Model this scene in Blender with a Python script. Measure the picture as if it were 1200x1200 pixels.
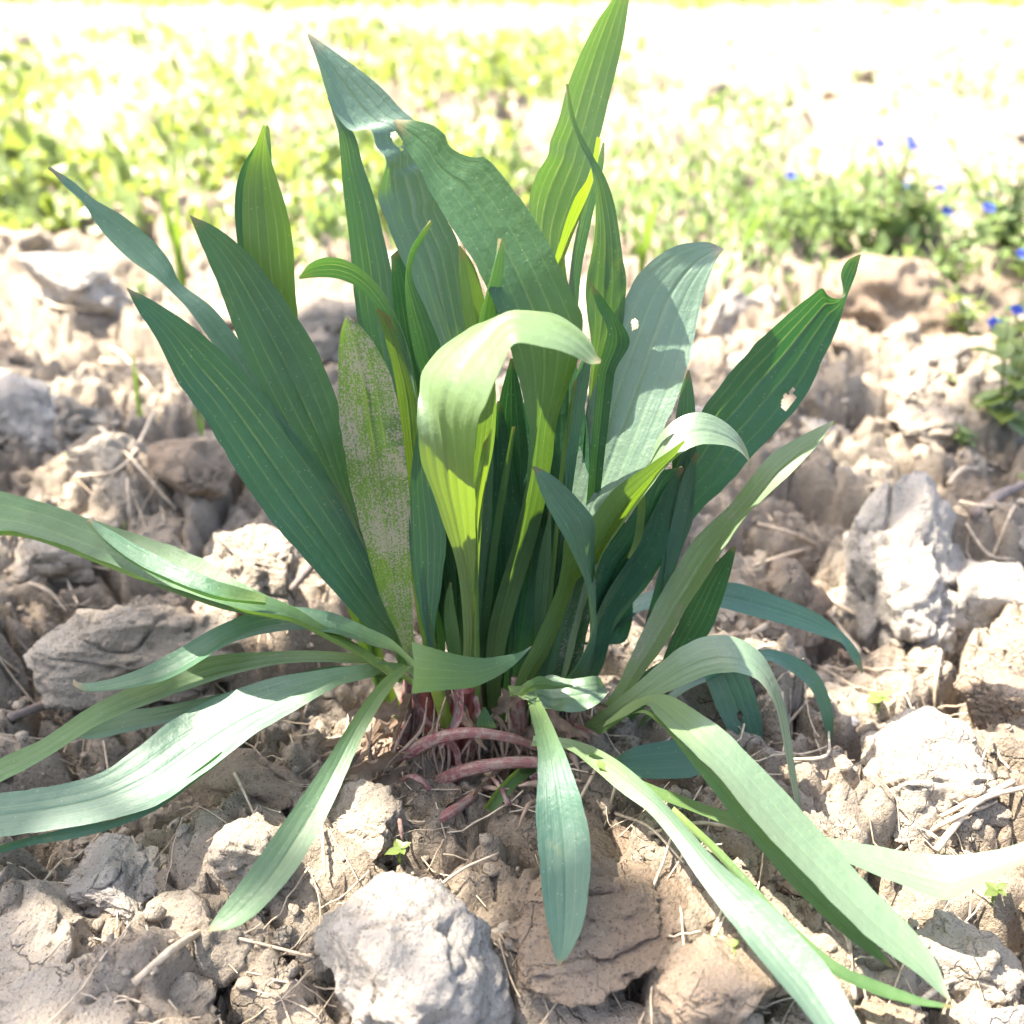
import bpy, bmesh, math, random
import numpy as np
from mathutils import Vector

# ------------------------------------------------------------------ camera, world, sun, exposure
S = bpy.context.scene
for o in list(bpy.data.objects):
    bpy.data.objects.remove(o)
COL = S.collection
CAM_H, CAM_Y, PITCH, FPX = 0.32, -0.39, math.radians(28), 1230.0
cd = bpy.data.cameras.new('camera')
cam = bpy.data.objects.new('camera', cd)
COL.objects.link(cam)
cam.location = (0, CAM_Y, CAM_H)
cam.rotation_euler = (math.radians(90) - PITCH, 0, 0)
cd.sensor_width = 36
cd.lens = 36 * FPX / 1200
cd.clip_start, cd.clip_end = 0.01, 2000
cd.dof.use_dof = True
cd.dof.focus_distance = 0.43
cd.dof.aperture_fstop = 7.6
S.camera = cam
SUN = Vector((-0.45, 0.12, 0.88)).normalized()
w = bpy.data.worlds.new('World'); S.world = w; w.use_nodes = True
wn = w.node_tree
sky = wn.nodes.new('ShaderNodeTexSky'); sky.sky_type = 'NISHITA'; sky.sun_disc = False
sky.sun_elevation = math.asin(SUN.z)
sky.sun_rotation = math.atan2(SUN.x, SUN.y)
sky.air_density = 1.0; sky.dust_density = 5.0
wn.links.new(sky.outputs[0], wn.nodes['Background'].inputs[0])
wn.nodes['Background'].inputs[1].default_value = 0.13
sl = bpy.data.lights.new('sun', 'SUN'); sl.energy = 4.8; sl.angle = math.radians(0.5); sl.color = (1, 0.92, 0.80)
sun = bpy.data.objects.new('sun', sl); COL.objects.link(sun)
sun.location = (-3, 2, 5)
sun.rotation_euler = SUN.to_track_quat('Z', 'Y').to_euler()
S.view_settings.view_transform = 'Standard'
S.view_settings.look = 'None'
S.view_settings.gamma = 1
S.view_settings.use_curve_mapping = False
S.view_settings.exposure = 2.6
S.render.engine = 'CYCLES'

rng = np.random.default_rng(7)
random.seed(7)

# ------------------------------------------------------------------ helpers
def tag(o, label=None, cat=None, group=None, kind=None):
    if label: o['label'] = label
    if cat: o['category'] = cat
    if group: o['group'] = group
    if kind: o['kind'] = kind
    return o
def link(name, me, mat=None, parent=None, loc=None):
    o = bpy.data.objects.new(name, me); COL.objects.link(o)
    if mat and me is not None and not me.materials: me.materials.append(mat)
    if parent: o.parent = parent
    if loc is not None: o.location = loc
    return o
def empty(name, loc=(0, 0, 0), rz=0):
    o = bpy.data.objects.new(name, None); COL.objects.link(o)
    o.empty_display_size = 0.02; o.location = loc; o.rotation_euler = (0, 0, rz)
    return o
def mesh(name, v, f, smooth=True, uv=None):
    me = bpy.data.meshes.new(name)
    v = np.asarray(v, dtype=np.float32)
    if isinstance(f, np.ndarray):
        n, k = f.shape
        me.vertices.add(len(v)); me.vertices.foreach_set('co', v.ravel())
        me.loops.add(n * k); me.loops.foreach_set('vertex_index', f.ravel().astype(np.int32))
        me.polygons.add(n)
        me.polygons.foreach_set('loop_start', np.arange(0, n * k, k, dtype=np.int32))
        me.polygons.foreach_set('loop_total', np.full(n, k, dtype=np.int32))
        me.update(calc_edges=True)
    else:
        me.from_pydata([tuple(map(float, p)) for p in v], [], f)
    if smooth:
        me.polygons.foreach_set('use_smooth', np.ones(len(me.polygons), dtype=bool))
    if uv is not None:
        l = me.uv_layers.new(name='UVMap')
        idx = np.zeros(len(me.loops), dtype=np.int32); me.loops.foreach_get('vertex_index', idx)
        l.data.foreach_set('uv', np.asarray(uv, dtype=np.float32)[idx].ravel())
    me.update()
    return me

# photograph measurements -> world points (a ray through the lens, met at a depth or at a height)
def ray(px, py):
    x = (px - 600) / FPX; y = -(py - 600) / FPX
    c, s = math.cos(PITCH), math.sin(PITCH)
    return np.array([x, c + y * s, -s + y * c])
def atY(px, py, Y):
    d = ray(px, py); t = (Y - CAM_Y) / d[1]
    return np.array([d[0] * t, Y, CAM_H + d[2] * t])
def atZ(px, py, Z):
    d = ray(px, py); t = (Z - CAM_H) / d[2]
    return np.array([d[0] * t, CAM_Y + d[1] * t, Z])
def topix(P):
    P = np.asarray(P); c, s = math.cos(PITCH), math.sin(PITCH)
    dy = P[..., 1] - CAM_Y; dz = P[..., 2] - CAM_H
    f = c * dy - s * dz; u = s * dy + c * dz
    return np.stack([600 + FPX * P[..., 0] / f, 600 - FPX * u / f], -1)

# numpy gradient noise
def _h(ix, iy, iz, seed):
    n = (ix.astype(np.int64) * 374761393 + iy.astype(np.int64) * 668265263 + iz.astype(np.int64) * 2147483647 + seed * 974634777) & 0xffffffff
    n = ((n ^ (n >> 13)) * 1274126177) & 0xffffffff
    n = ((n ^ (n >> 15)) * 2246822519) & 0xffffffff
    return (n ^ (n >> 16)) & 0xffffffff
def hf(ix, iy, iz, seed): return _h(ix, iy, iz, seed) / 4294967295.0
def noise(p, seed=0):
    p = np.asarray(p, dtype=np.float64); i = np.floor(p).astype(np.int64); f = p - i
    u = f * f * f * (f * (f * 6 - 15) + 10); r = 0
    for a in (0, 1):
        for b in (0, 1):
            for c in (0, 1):
                wgt = (u[..., 0] if a else 1 - u[..., 0]) * (u[..., 1] if b else 1 - u[..., 1]) * (u[..., 2] if c else 1 - u[..., 2])
                r = r + wgt * hf(i[..., 0] + a, i[..., 1] + b, i[..., 2] + c, seed)
    return r * 2 - 1
def fbm(p, oct=4, seed=0, gain=.5):
    r = 0; a = 1; p = np.asarray(p, dtype=np.float64)
    for k in range(oct):
        r = r + a * noise(p, seed + k); a *= gain; p = p * 2.03 + 17.3
    return r
def xyz(x, y, z=0.0): return np.stack([x, y, np.zeros_like(x) + z], -1)

# ------------------------------------------------------------------ materials
def newmat(name):
    m = bpy.data.materials.new(name); m.use_nodes = True
    nt = m.node_tree; b = nt.nodes['Principled BSDF']
    return m, nt, b
class N:
    def __init__(s, nt): s.nt = nt
    def new(s, t, **k):
        n = s.nt.nodes.new(t)
        for a, v in k.items(): setattr(n, a, v)
        return n
    def l(s, a, b): s.nt.links.new(a, b)
    def val(s, sock, v):
        if hasattr(v, 'links') or isinstance(v, bpy.types.NodeSocket): s.l(v, sock)
        else: sock.default_value = v
    def math(s, op, a, b=0.0, c=None, clamp=False):
        n = s.new('ShaderNodeMath', operation=op, use_clamp=clamp)
        s.val(n.inputs[0], a); s.val(n.inputs[1], b)
        if c is not None: s.val(n.inputs[2], c)
        return n.outputs[0]
    def mix(s, f, a, b):
        n = s.new('ShaderNodeMix', data_type='RGBA')
        s.val(n.inputs[0], f); s.val(n.inputs[6], a if isinstance(a, bpy.types.NodeSocket) else (*a, 1)); s.val(n.inputs[7], b if isinstance(b, bpy.types.NodeSocket) else (*b, 1))
        return n.outputs[2]
    def noise(s, vec, scale, detail=4, rough=.55):
        n = s.new('ShaderNodeTexNoise'); n.inputs['Scale'].default_value = scale; n.inputs['Detail'].default_value = detail
        n.inputs['Roughness'].default_value = rough
        if vec is not None: s.l(vec, n.inputs['Vector'])
        return n.outputs['Fac']
    def ramp(s, f, pts):
        n = s.new('ShaderNodeValToRGB'); e = n.color_ramp.elements
        while len(e) < len(pts): e.new(0.5)
        for i, (p, c) in enumerate(pts):
            e[i].position = p; e[i].color = (c, c, c, 1) if not isinstance(c, tuple) else (*c, 1)
        s.l(f, n.inputs[0]); return n.outputs[0]
    def rng(s, f, a, b, c=0, d=1):
        n = s.new('ShaderNodeMapRange'); s.l(f, n.inputs[0])
        for i, v in enumerate((a, b, c, d)): n.inputs[i + 1].default_value = v
        return n.outputs[0]
    def oattr(s, name):
        n = s.new('ShaderNodeAttribute', attribute_type='OBJECT', attribute_name=name)
        return n.outputs['Fac']

def soil_mat(name, pale, mid, dark, damp=0.5, bump=0.5):
    m, nt, b = newmat(name); g = N(nt)
    pos = g.new('ShaderNodeNewGeometry').outputs['Position']
    n1 = g.noise(pos, 14, 5); n2 = g.noise(pos, 70, 6, .65); n3 = g.noise(pos, 420, 5, .7)
    c = g.mix(g.rng(n1, .35, .65), mid, pale)
    c = g.mix(g.math('MULTIPLY', g.rng(g.noise(pos, 6, 4), .5, .68), damp), c, dark)
    c = g.mix(g.math('MULTIPLY', g.rng(n2, .42, .62), .55), c, mid)
    c = g.mix(g.math('MULTIPLY', g.rng(n3, .52, .72), .45), c, tuple(min(1, q * 1.25) for q in pale))
    c = g.mix(g.math('MULTIPLY', g.rng(g.noise(pos, 800, 3), .60, .67), .75), c, tuple(q * .45 for q in dark))
    g.l(c, b.inputs['Base Color'])
    b.inputs['Roughness'].default_value = .95; b.inputs['Specular IOR Level'].default_value = .15
    vor = g.new('ShaderNodeTexVoronoi'); vor.inputs['Scale'].default_value = 260; g.l(pos, vor.inputs['Vector'])
    pit = g.rng(vor.outputs['Distance'], 0.0, .35)
    n4 = g.noise(pos, 1500, 3, .6)
    h = g.math('ADD', g.math('MULTIPLY', n2, .8), g.math('ADD', g.math('MULTIPLY', n3, .55), g.math('MULTIPLY', pit, .12)))
    h = g.math('ADD', h, g.math('MULTIPLY', n4, .14))
    crk = g.new('ShaderNodeTexVoronoi', feature='DISTANCE_TO_EDGE'); crk.inputs['Scale'].default_value = 42
    wv = g.new('ShaderNodeVectorMath', operation='ADD'); g.l(pos, wv.inputs[0])
    nz = g.new('ShaderNodeTexNoise'); nz.inputs['Scale'].default_value = 60; nz.inputs['Detail'].default_value = 4; g.l(pos, nz.inputs['Vector'])
    sc = g.new('ShaderNodeVectorMath', operation='SCALE'); g.l(nz.outputs['Color'], sc.inputs[0]); sc.inputs['Scale'].default_value = .03
    g.l(sc.outputs[0], wv.inputs[1]); g.l(wv.outputs[0], crk.inputs['Vector'])
    ck = g.math('MULTIPLY', g.rng(crk.outputs['Distance'], .035, .0), g.rng(n1, .48, .56))
    h = g.math('SUBTRACT', h, g.math('MULTIPLY', ck, .5))
    bp = g.new('ShaderNodeBump'); bp.inputs['Strength'].default_value = 1.0; bp.inputs['Distance'].default_value = .0065
    g.l(h, bp.inputs['Height']); g.l(bp.outputs[0], b.inputs['Normal'])
    return m
M = {}
M['soil'] = soil_mat('soil', (.41, .35, .275), (.29, .235, .175), (.125, .092, .064), .8)
M['clod'] = soil_mat('clod_soil', (.43, .375, .30), (.33, .275, .212), (.18, .138, .10), .55)
M['brown'] = soil_mat('damp_clod_soil', (.36, .285, .21), (.27, .20, .142), (.15, .106, .074), .7)
M['grey'] = soil_mat('grey_clod_soil', (.44, .40, .345), (.38, .34, .29), (.27, .23, .19), .35)

def leaf_mat(name):
    m, nt, b = newmat(name); g = N(nt)
    out = nt.nodes['Material Output']
    uvn = g.new('ShaderNodeUVMap', uv_map='UVMap'); sep = g.new('ShaderNodeSeparateXYZ'); g.l(uvn.outputs[0], sep.inputs[0])
    u, v = sep.outputs[0], sep.outputs[1]
    geo = g.new('ShaderNodeNewGeometry'); pos = geo.outputs['Position']; back = geo.outputs['Backfacing']
    hue, dust, blue, red = (g.oattr(k) for k in ('hue', 'dust', 'blue', 'red'))
    e = g.math('ABSOLUTE', g.math('SUBTRACT', g.math('MULTIPLY', u, 2.0), 1.0))
    vein0 = g.ramp(e, [(0, 1.0), (.035, .25), (.06, 0), (.34, 0), (.385, .75), (.43, 0), (.69, 0), (.72, .6), (.75, 0)])
    vein = g.math('MULTIPLY', vein0, g.rng(g.noise(pos, 45, 4), .32, .62, .15, 1.0))
    # fine lengthwise streaks
    cmb = g.new('ShaderNodeCombineXYZ'); g.l(g.math('MULTIPLY', u, 34.0), cmb.inputs[0]); g.l(g.math('MULTIPLY', v, 5.0), cmb.inputs[1]); g.l(g.oattr('rnd'), cmb.inputs[2])
    streak = g.noise(cmb.outputs[0], 1.0, 3)
    blot = g.noise(pos, 55, 4, .6); fine = g.noise(pos, 900, 3, .6)
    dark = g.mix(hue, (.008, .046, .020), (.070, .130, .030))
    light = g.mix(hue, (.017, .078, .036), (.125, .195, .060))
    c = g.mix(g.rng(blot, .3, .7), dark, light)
    c = g.mix(g.math('MULTIPLY', blue, .75), c, (.055, .125, .092))  # bluish sheen of the sky put into the leaf colour
    c = g.mix(g.math('MULTIPLY', g.rng(streak, .4, .75), .35), c, g.mix(.5, c, light))
    c = g.mix(g.math('MULTIPLY', g.rng(fine, .45, .7), .22), c, (.06, .12, .055))
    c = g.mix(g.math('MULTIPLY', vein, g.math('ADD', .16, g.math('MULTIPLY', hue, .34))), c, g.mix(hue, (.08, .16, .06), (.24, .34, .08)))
    c = g.mix(g.oattr('wax'), c, (.23, .285, .185))  # sunlit whiteness painted in: pale tone mixed into the brighter leaves' base colour
    # paler underside
    under = g.mix(.45, c, (.085, .15, .05))
    c = g.mix(back, c, under)
    # petiole pales towards the crown
    pet = g.rng(v, .30, .02)
    c = g.mix(g.math('MULTIPLY', pet, .55), c, (.20, .27, .065))
    c = g.mix(g.math('MULTIPLY', g.rng(v, .10, .0), red), c, (.22, .06, .06))
    tipn = g.math('ADD', v, g.math('MULTIPLY', g.math('SUBTRACT', g.noise(pos, 180, 3), .5), .06))
    c = g.mix(g.math('MULTIPLY', g.rng(tipn, .965, .99), .75), c, (.17, .11, .055))
    # old scars and yellowing blotches
    c = g.mix(g.math('MULTIPLY', g.rng(g.noise(pos, 34, 5, .7), .64, .74), .5), c, (.15, .17, .05))
    # pale specks: hairs, grit
    vo = g.new('ShaderNodeTexVoronoi'); vo.inputs['Scale'].default_value = 700; g.l(pos, vo.inputs['Vector'])
    wn_ = g.new('ShaderNodeTexWhiteNoise'); g.l(vo.outputs['Position'], wn_.inputs['Vector'])
    sp = g.math('MULTIPLY', g.math('LESS_THAN', vo.outputs['Distance'], .26), g.math('GREATER_THAN', wn_.outputs['Value'], .93))
    c = g.mix(g.math('MULTIPLY', sp, .22), c, (.40, .42, .33))
    # caked dust, mostly low on the blade and off the midrib
    dn = g.math('ADD', g.math('ADD', g.math('MULTIPLY', g.noise(pos, 60, 3), .35), g.math('MULTIPLY', streak, .2)), g.math('MULTIPLY', g.noise(pos, 1100, 4, .75), .6))
    dd = g.math('ADD', dn, g.math('MULTIPLY', dust, g.math('SUBTRACT', .235, g.math('MULTIPLY', v, .06))))
    dd = g.math('SUBTRACT', dd, g.math('MULTIPLY', vein, .06))
    dm = g.math('MULTIPLY', g.rng(dd, .725, .785), g.math('GREATER_THAN', dust, .01))
    c = g.mix(g.math('MULTIPLY', dm, .9), c, (.36, .32, .26))
    g.l(c, b.inputs['Base Color'])
    g.l(g.math('ADD', .46, g.math('MULTIPLY', dm, .4)), b.inputs['Roughness'])
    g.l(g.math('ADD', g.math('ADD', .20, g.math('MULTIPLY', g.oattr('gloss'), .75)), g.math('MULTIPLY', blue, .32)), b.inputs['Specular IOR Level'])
    b.inputs['Sheen Weight'].default_value = .04; b.inputs['Sheen Roughness'].default_value = .5
    h = g.math('ADD', g.math('MULTIPLY', streak, .5), g.math('ADD', g.math('MULTIPLY', fine, .25), g.math('MULTIPLY', dm, .8)))
    h = g.math('ADD', h, g.math('MULTIPLY', g.noise(pos, 240, 3), 1.0))
    bp = g.new('ShaderNodeBump'); bp.inputs['Strength'].default_value = .35; bp.inputs['Distance'].default_value = .0012
    g.l(h, bp.inputs['Height']); g.l(bp.outputs[0], b.inputs['Normal'])
    tr = g.new('ShaderNodeBsdfTranslucent'); 
    tc = g.mix(hue, (.022, .11, .012), (.25, .37, .010))
    tc = g.mix(g.math('MULTIPLY', vein, .5), tc, (.50, .62, .16))
    g.l(g.mix(dm, tc, (.1, .1, .05)), tr.inputs[0])
    mx = g.new('ShaderNodeMixShader'); g.l(g.math('ADD', .22, g.math('MULTIPLY', hue, .22)), mx.inputs[0])
    g.l(b.outputs[0], mx.inputs[1]); g.l(tr.outputs[0], mx.inputs[2]); g.l(mx.outputs[0], out.inputs['Surface'])
    return m
M['leaf'] = leaf_mat('plantain_leaf')

def simple_mat(name, col, rough=.8, var=.3, trans=None, scale=120, spec=.3):
    m, nt, b = newmat(name); g = N(nt)
    pos = g.new('ShaderNodeNewGeometry').outputs['Position']
    c = g.mix(g.rng(g.noise(pos, scale, 4), .3, .7), tuple(q * (1 - var) for q in col), tuple(min(1, q * (1 + var)) for q in col))
    oi = g.new('ShaderNodeObjectInfo').outputs['Random']
    c = g.mix(g.math('MULTIPLY', oi, .35), c, tuple(q * .7 for q in col))
    g.l(c, b.inputs['Base Color']); b.inputs['Roughness'].default_value = rough; b.inputs['Specular IOR Level'].default_value = spec
    if trans:
        tr = g.new('ShaderNodeBsdfTranslucent'); tr.inputs[0].default_value = (*trans, 1)
        mx = g.new('ShaderNodeMixShader'); mx.inputs[0].default_value = .4
        g.l(b.outputs[0], mx.inputs[1]); g.l(tr.outputs[0], mx.inputs[2]); g.l(mx.outputs[0], nt.nodes['Material Output'].inputs['Surface'])
    return m
M['straw'] = simple_mat('straw', (.42, .335, .24), .8, .35, scale=260)
M['twig'] = simple_mat('twig', (.17, .135, .115), .85, .3, scale=300)
M['sheath'] = simple_mat('dead_sheath', (.25, .18, .13), .9, .45, (.12, .08, .04), 220)
M['root'] = simple_mat('root_fibre', (.26, .185, .135), .9, .3, scale=300)
M['weed'] = simple_mat('weed_leaf', (.14, .19, .05), .42, .4, (.29, .36, .06), 30, .5)
M['weed2'] = simple_mat('weed_leaf_grey', (.14, .20, .075), .5, .35, (.26, .36, .09), 30)
M['weedstem'] = simple_mat('weed_stem', (.14, .17, .06), .6, .3)
M['petal'] = simple_mat('blue_petal', (.012, .055, .36), .5, .15, (.01, .06, .36))
M['eye'] = simple_mat('flower_eye', (.35, .04, .16), .6, .2)
M['grass'] = simple_mat('grass_blade', (.12, .20, .035), .5, .25, (.3, .45, .04))
M['canopy'] = simple_mat('tree_leaf', (.05, .10, .025), .6, .3, (.08, .15, .02), 6)
M['bark'] = simple_mat('bark', (.16, .12, .09), .9, .3, scale=20)
M['white'] = simple_mat('snail_shell', (.62, .58, .52), .5, .15)

def petiole_mat():
    m, nt, b = newmat('purple_petiole'); g = N(nt)
    uvn = g.new('ShaderNodeUVMap', uv_map='UVMap'); sep = g.new('ShaderNodeSeparateXYZ'); g.l(uvn.outputs[0], sep.inputs[0])
    pos = g.new('ShaderNodeNewGeometry').outputs['Position']
    cmb = g.new('ShaderNodeCombineXYZ'); g.l(g.math('MULTIPLY', sep.outputs[0], 14.0), cmb.inputs[0]); g.l(g.math('MULTIPLY', sep.outputs[1], 6.0), cmb.inputs[1])
    st = g.noise(cmb.outputs[0], 1.0, 4)
    c = g.mix(g.rng(sep.outputs[1], .0, .75), (.13, .012, .032), (.20, .075, .065))
    c = g.mix(g.rng(st, .45, .65), c, (.25, .14, .11))
    c = g.mix(g.math('MULTIPLY', g.rng(g.noise(pos, 260, 5, .75), .46, .60), .7), c, (.29, .24, .19))
    g.l(c, b.inputs['Base Color']); b.inputs['Roughness'].default_value = .65
    bp = g.new('ShaderNodeBump'); bp.inputs['Strength'].default_value = .6; bp.inputs['Distance'].default_value = .0015
    g.l(st, bp.inputs['Height']); g.l(bp.outputs[0], b.inputs['Normal'])
    return m
M['petiole'] = petiole_mat()
M['redpet'] = simple_mat('red_petiole', (.19, .055, .045), .5, .35, scale=250)
M['yelpet'] = simple_mat('green_petiole', (.24, .30, .06), .5, .25, (.3, .4, .05), 250)

# ------------------------------------------------------------------ the ground
def worley(x, y, cell, seed, jitter=.9):
    X = x / cell; Y = y / cell; ix = np.floor(X).astype(np.int64); iy = np.floor(Y).astype(np.int64)
    f1 = np.full(x.shape, 9.0); f2 = np.full(x.shape, 9.0); bh = np.zeros(x.shape); bt = np.zeros(x.shape)
    for a in (-1, 0, 1):
        for b in (-1, 0, 1):
            cx = ix + a; cy = iy + b; z = np.zeros_like(cx)
            px = cx + .5 + jitter * (hf(cx, cy, z, seed) - .5); py = cy + .5 + jitter * (hf(cx, cy, z, seed + 1) - .5)
            dx = X - px; dy = Y - py; d = np.sqrt(dx * dx + dy * dy)
            hh = hf(cx, cy, z, seed + 2)
            tl = (hf(cx, cy, z, seed + 3) - .5) * dx + (hf(cx, cy, z, seed + 4) - .5) * dy
            nearer = d < f1
            f2 = np.where(nearer, f1, np.minimum(f2, d)); f1 = np.where(nearer, d, f1)
            bh = np.where(nearer, hh, bh); bt = np.where(nearer, tl, bt)
    return f1, f2 - f1, bh, bt
ROT = math.radians(31)
def ground_h(x, y):
    x = np.asarray(x, dtype=np.float64); y = np.asarray(y, dtype=np.float64)
    wx = x + .022 * fbm(xyz(x, y) * 14, 3, 11); wy = y + .022 * fbm(xyz(x, y) * 14 + 40, 3, 21)
    wx = wx + .009 * noise(xyz(x, y) * 42 + 3, 73); wy = wy + .009 * noise(xyz(x, y) * 42 + 77, 74)
    wx = wx + .004 * noise(xyz(x, y) * 110, 71); wy = wy + .004 * noise(xyz(x, y) * 110 + 9, 72)
    wx, wy = wx * math.cos(ROT) - wy * math.sin(ROT), wx * math.sin(ROT) + wy * math.cos(ROT)
    d = np.sqrt(x * x + y * y)
    near = np.clip(d / .14, .35, 1)
    h = .014 * fbm(xyz(x, y) * 4.5, 3, 3)
    f, g, b, t = worley(wx, wy, .085, 100)
    h = h + near * (.034 * (b - .5) + .040 * t - .034 * np.exp(-g / .09))
    f, g, b, t = worley(wx, wy, .032, 200)
    h = h + near * (.015 * (b - .5) + .020 * t - .012 * np.exp(-g / .10))
    f, g, b, t = worley(wx, wy, .012, 300)
    h = h + .0050 * (b - .5) + .005 * t - .0025 * np.exp(-g / .12)
    h = h + .0034 * fbm(xyz(x, y) * 150, 4, 31, .6)
    # the crown sits on a small mound
    h = h + .012 * np.exp(-((x + .01) ** 2 + (y - .0) ** 2) / .10 ** 2) - .012
    h = h + np.clip((y - .9) * .035, 0, .10)
    return h
def axis(lo, hi, step, grow, lim0, lim1):
    a = list(np.arange(lo, hi, step)); s = step
    while a[-1] < lim1: s *= grow; a.append(a[-1] + s)
    s = step; b = []; p = lo
    while p > lim0: s *= grow; p -= s; b.append(p)
    return np.array(b[::-1] + a)
gx = axis(-.42, .42, .0024, 1.035, -150, 150)
gy = axis(-.24, .45, .0024, 1.022, -20, 250)
GX, GY = np.meshgrid(gx, gy)
GZ = ground_h(GX, GY)
nv, nu = GX.shape
idx = np.arange(nv * nu).reshape(nv, nu)
F = np.stack([idx[:-1, :-1], idx[:-1, 1:], idx[1:, 1:], idx[1:, :-1]], -1).reshape(-1, 4)
ground = link('ground', mesh('ground', np.stack([GX, GY, GZ], -1).reshape(-1, 3), F), M['soil'])
tag(ground, 'dry cloddy tilled soil of the field', None, None, 'structure')
def gh(x, y): return float(ground_h(np.array([x]), np.array([y]))[0])
def onground(px, py, lift=0.0):
    z = 0.0
    for _ in range(6):
        p = atZ(px, py, min(z, CAM_H - .02)); z = .5 * z + .5 * gh(p[0], p[1])
    p = atZ(px, py, z); p[2] = gh(p[0], p[1]) + lift
    return p

# ------------------------------------------------------------------ clods
def ico(sub):
    bm = bmesh.new(); bmesh.ops.create_icosphere(bm, subdivisions=sub, radius=1)
    v = np.array([p.co[:] for p in bm.verts]); f = np.array([[q.index for q in t.verts] for t in bm.faces]); bm.free()
    return v, f
ICO = {k: ico(k) for k in (2, 3, 4, 5, 6)}
def clod_mesh(seed, sub=5, rough=1.0, cuts=13, stretch=(1, 1, 1)):
    v, f = ICO[sub]; v = v.copy(); r = np.random.default_rng(seed)
    off = r.uniform(-50, 50, 3)
    for k in range(cuts):
        n = r.normal(size=3); n /= np.linalg.norm(n); d = r.uniform(.42, .8)
        s = v @ n - d
        v = v - np.where(s > 0, s * .93, 0)[:, None] * n
    v = v * np.array(stretch)
    nrm = v / np.linalg.norm(v, axis=1, keepdims=True)
    q = v + off
    disp = .17 * fbm(q * 1.5, 3, seed) + .035 * rough * fbm(q * 5.5, 3, seed + 9) + .024 * rough * fbm(q * 15, 4, seed + 19, .65)
    # broken layers: small steps where crumbs have split away
    st = noise(q * 3.1, seed + 29); disp = disp + .05 * rough * np.clip(st * 7, -1, 1) * (.5 + .5 * noise(q * 1.3, seed + 31))
    ridg = 1 - np.abs(noise(q * 1.9, seed + 5)); disp = disp - .13 * rough * np.clip((ridg - .93) / .07, 0, 1)
    pits = np.clip(noise(q * 9, seed + 3) - .55, 0, 1); disp = disp - .25 * rough * pits
    v = v + nrm * disp[:, None]
    return mesh('clod', v, f)
def clod(px, py, wpx, hpx, label, mat='clod', seed=1, z=None, rz=0.0, depth=None, sub=5, rough=1.0, cuts=13, group=None, sink=.15):
    p = onground(px, py + hpx * .30)
    dist = math.hypot(p[0], math.hypot(p[1] - CAM_Y, p[2] - CAM_H))
    sx = wpx / FPX * dist / 2; sz = hpx / FPX * dist / 2
    sy = depth or .5 * (sx + sz)
    me = clod_mesh(seed, sub, rough, cuts)
    o = link('soil_clod', me, M[mat]); o.location = (p[0], p[1], p[2] + sz * sink)
    o.scale = (sx, sy, sz); o.rotation_euler = (random.uniform(-.2, .2), random.uniform(-.15, .15), rz)
    tag(o, label, 'soil clod', group)
    return o
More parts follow.
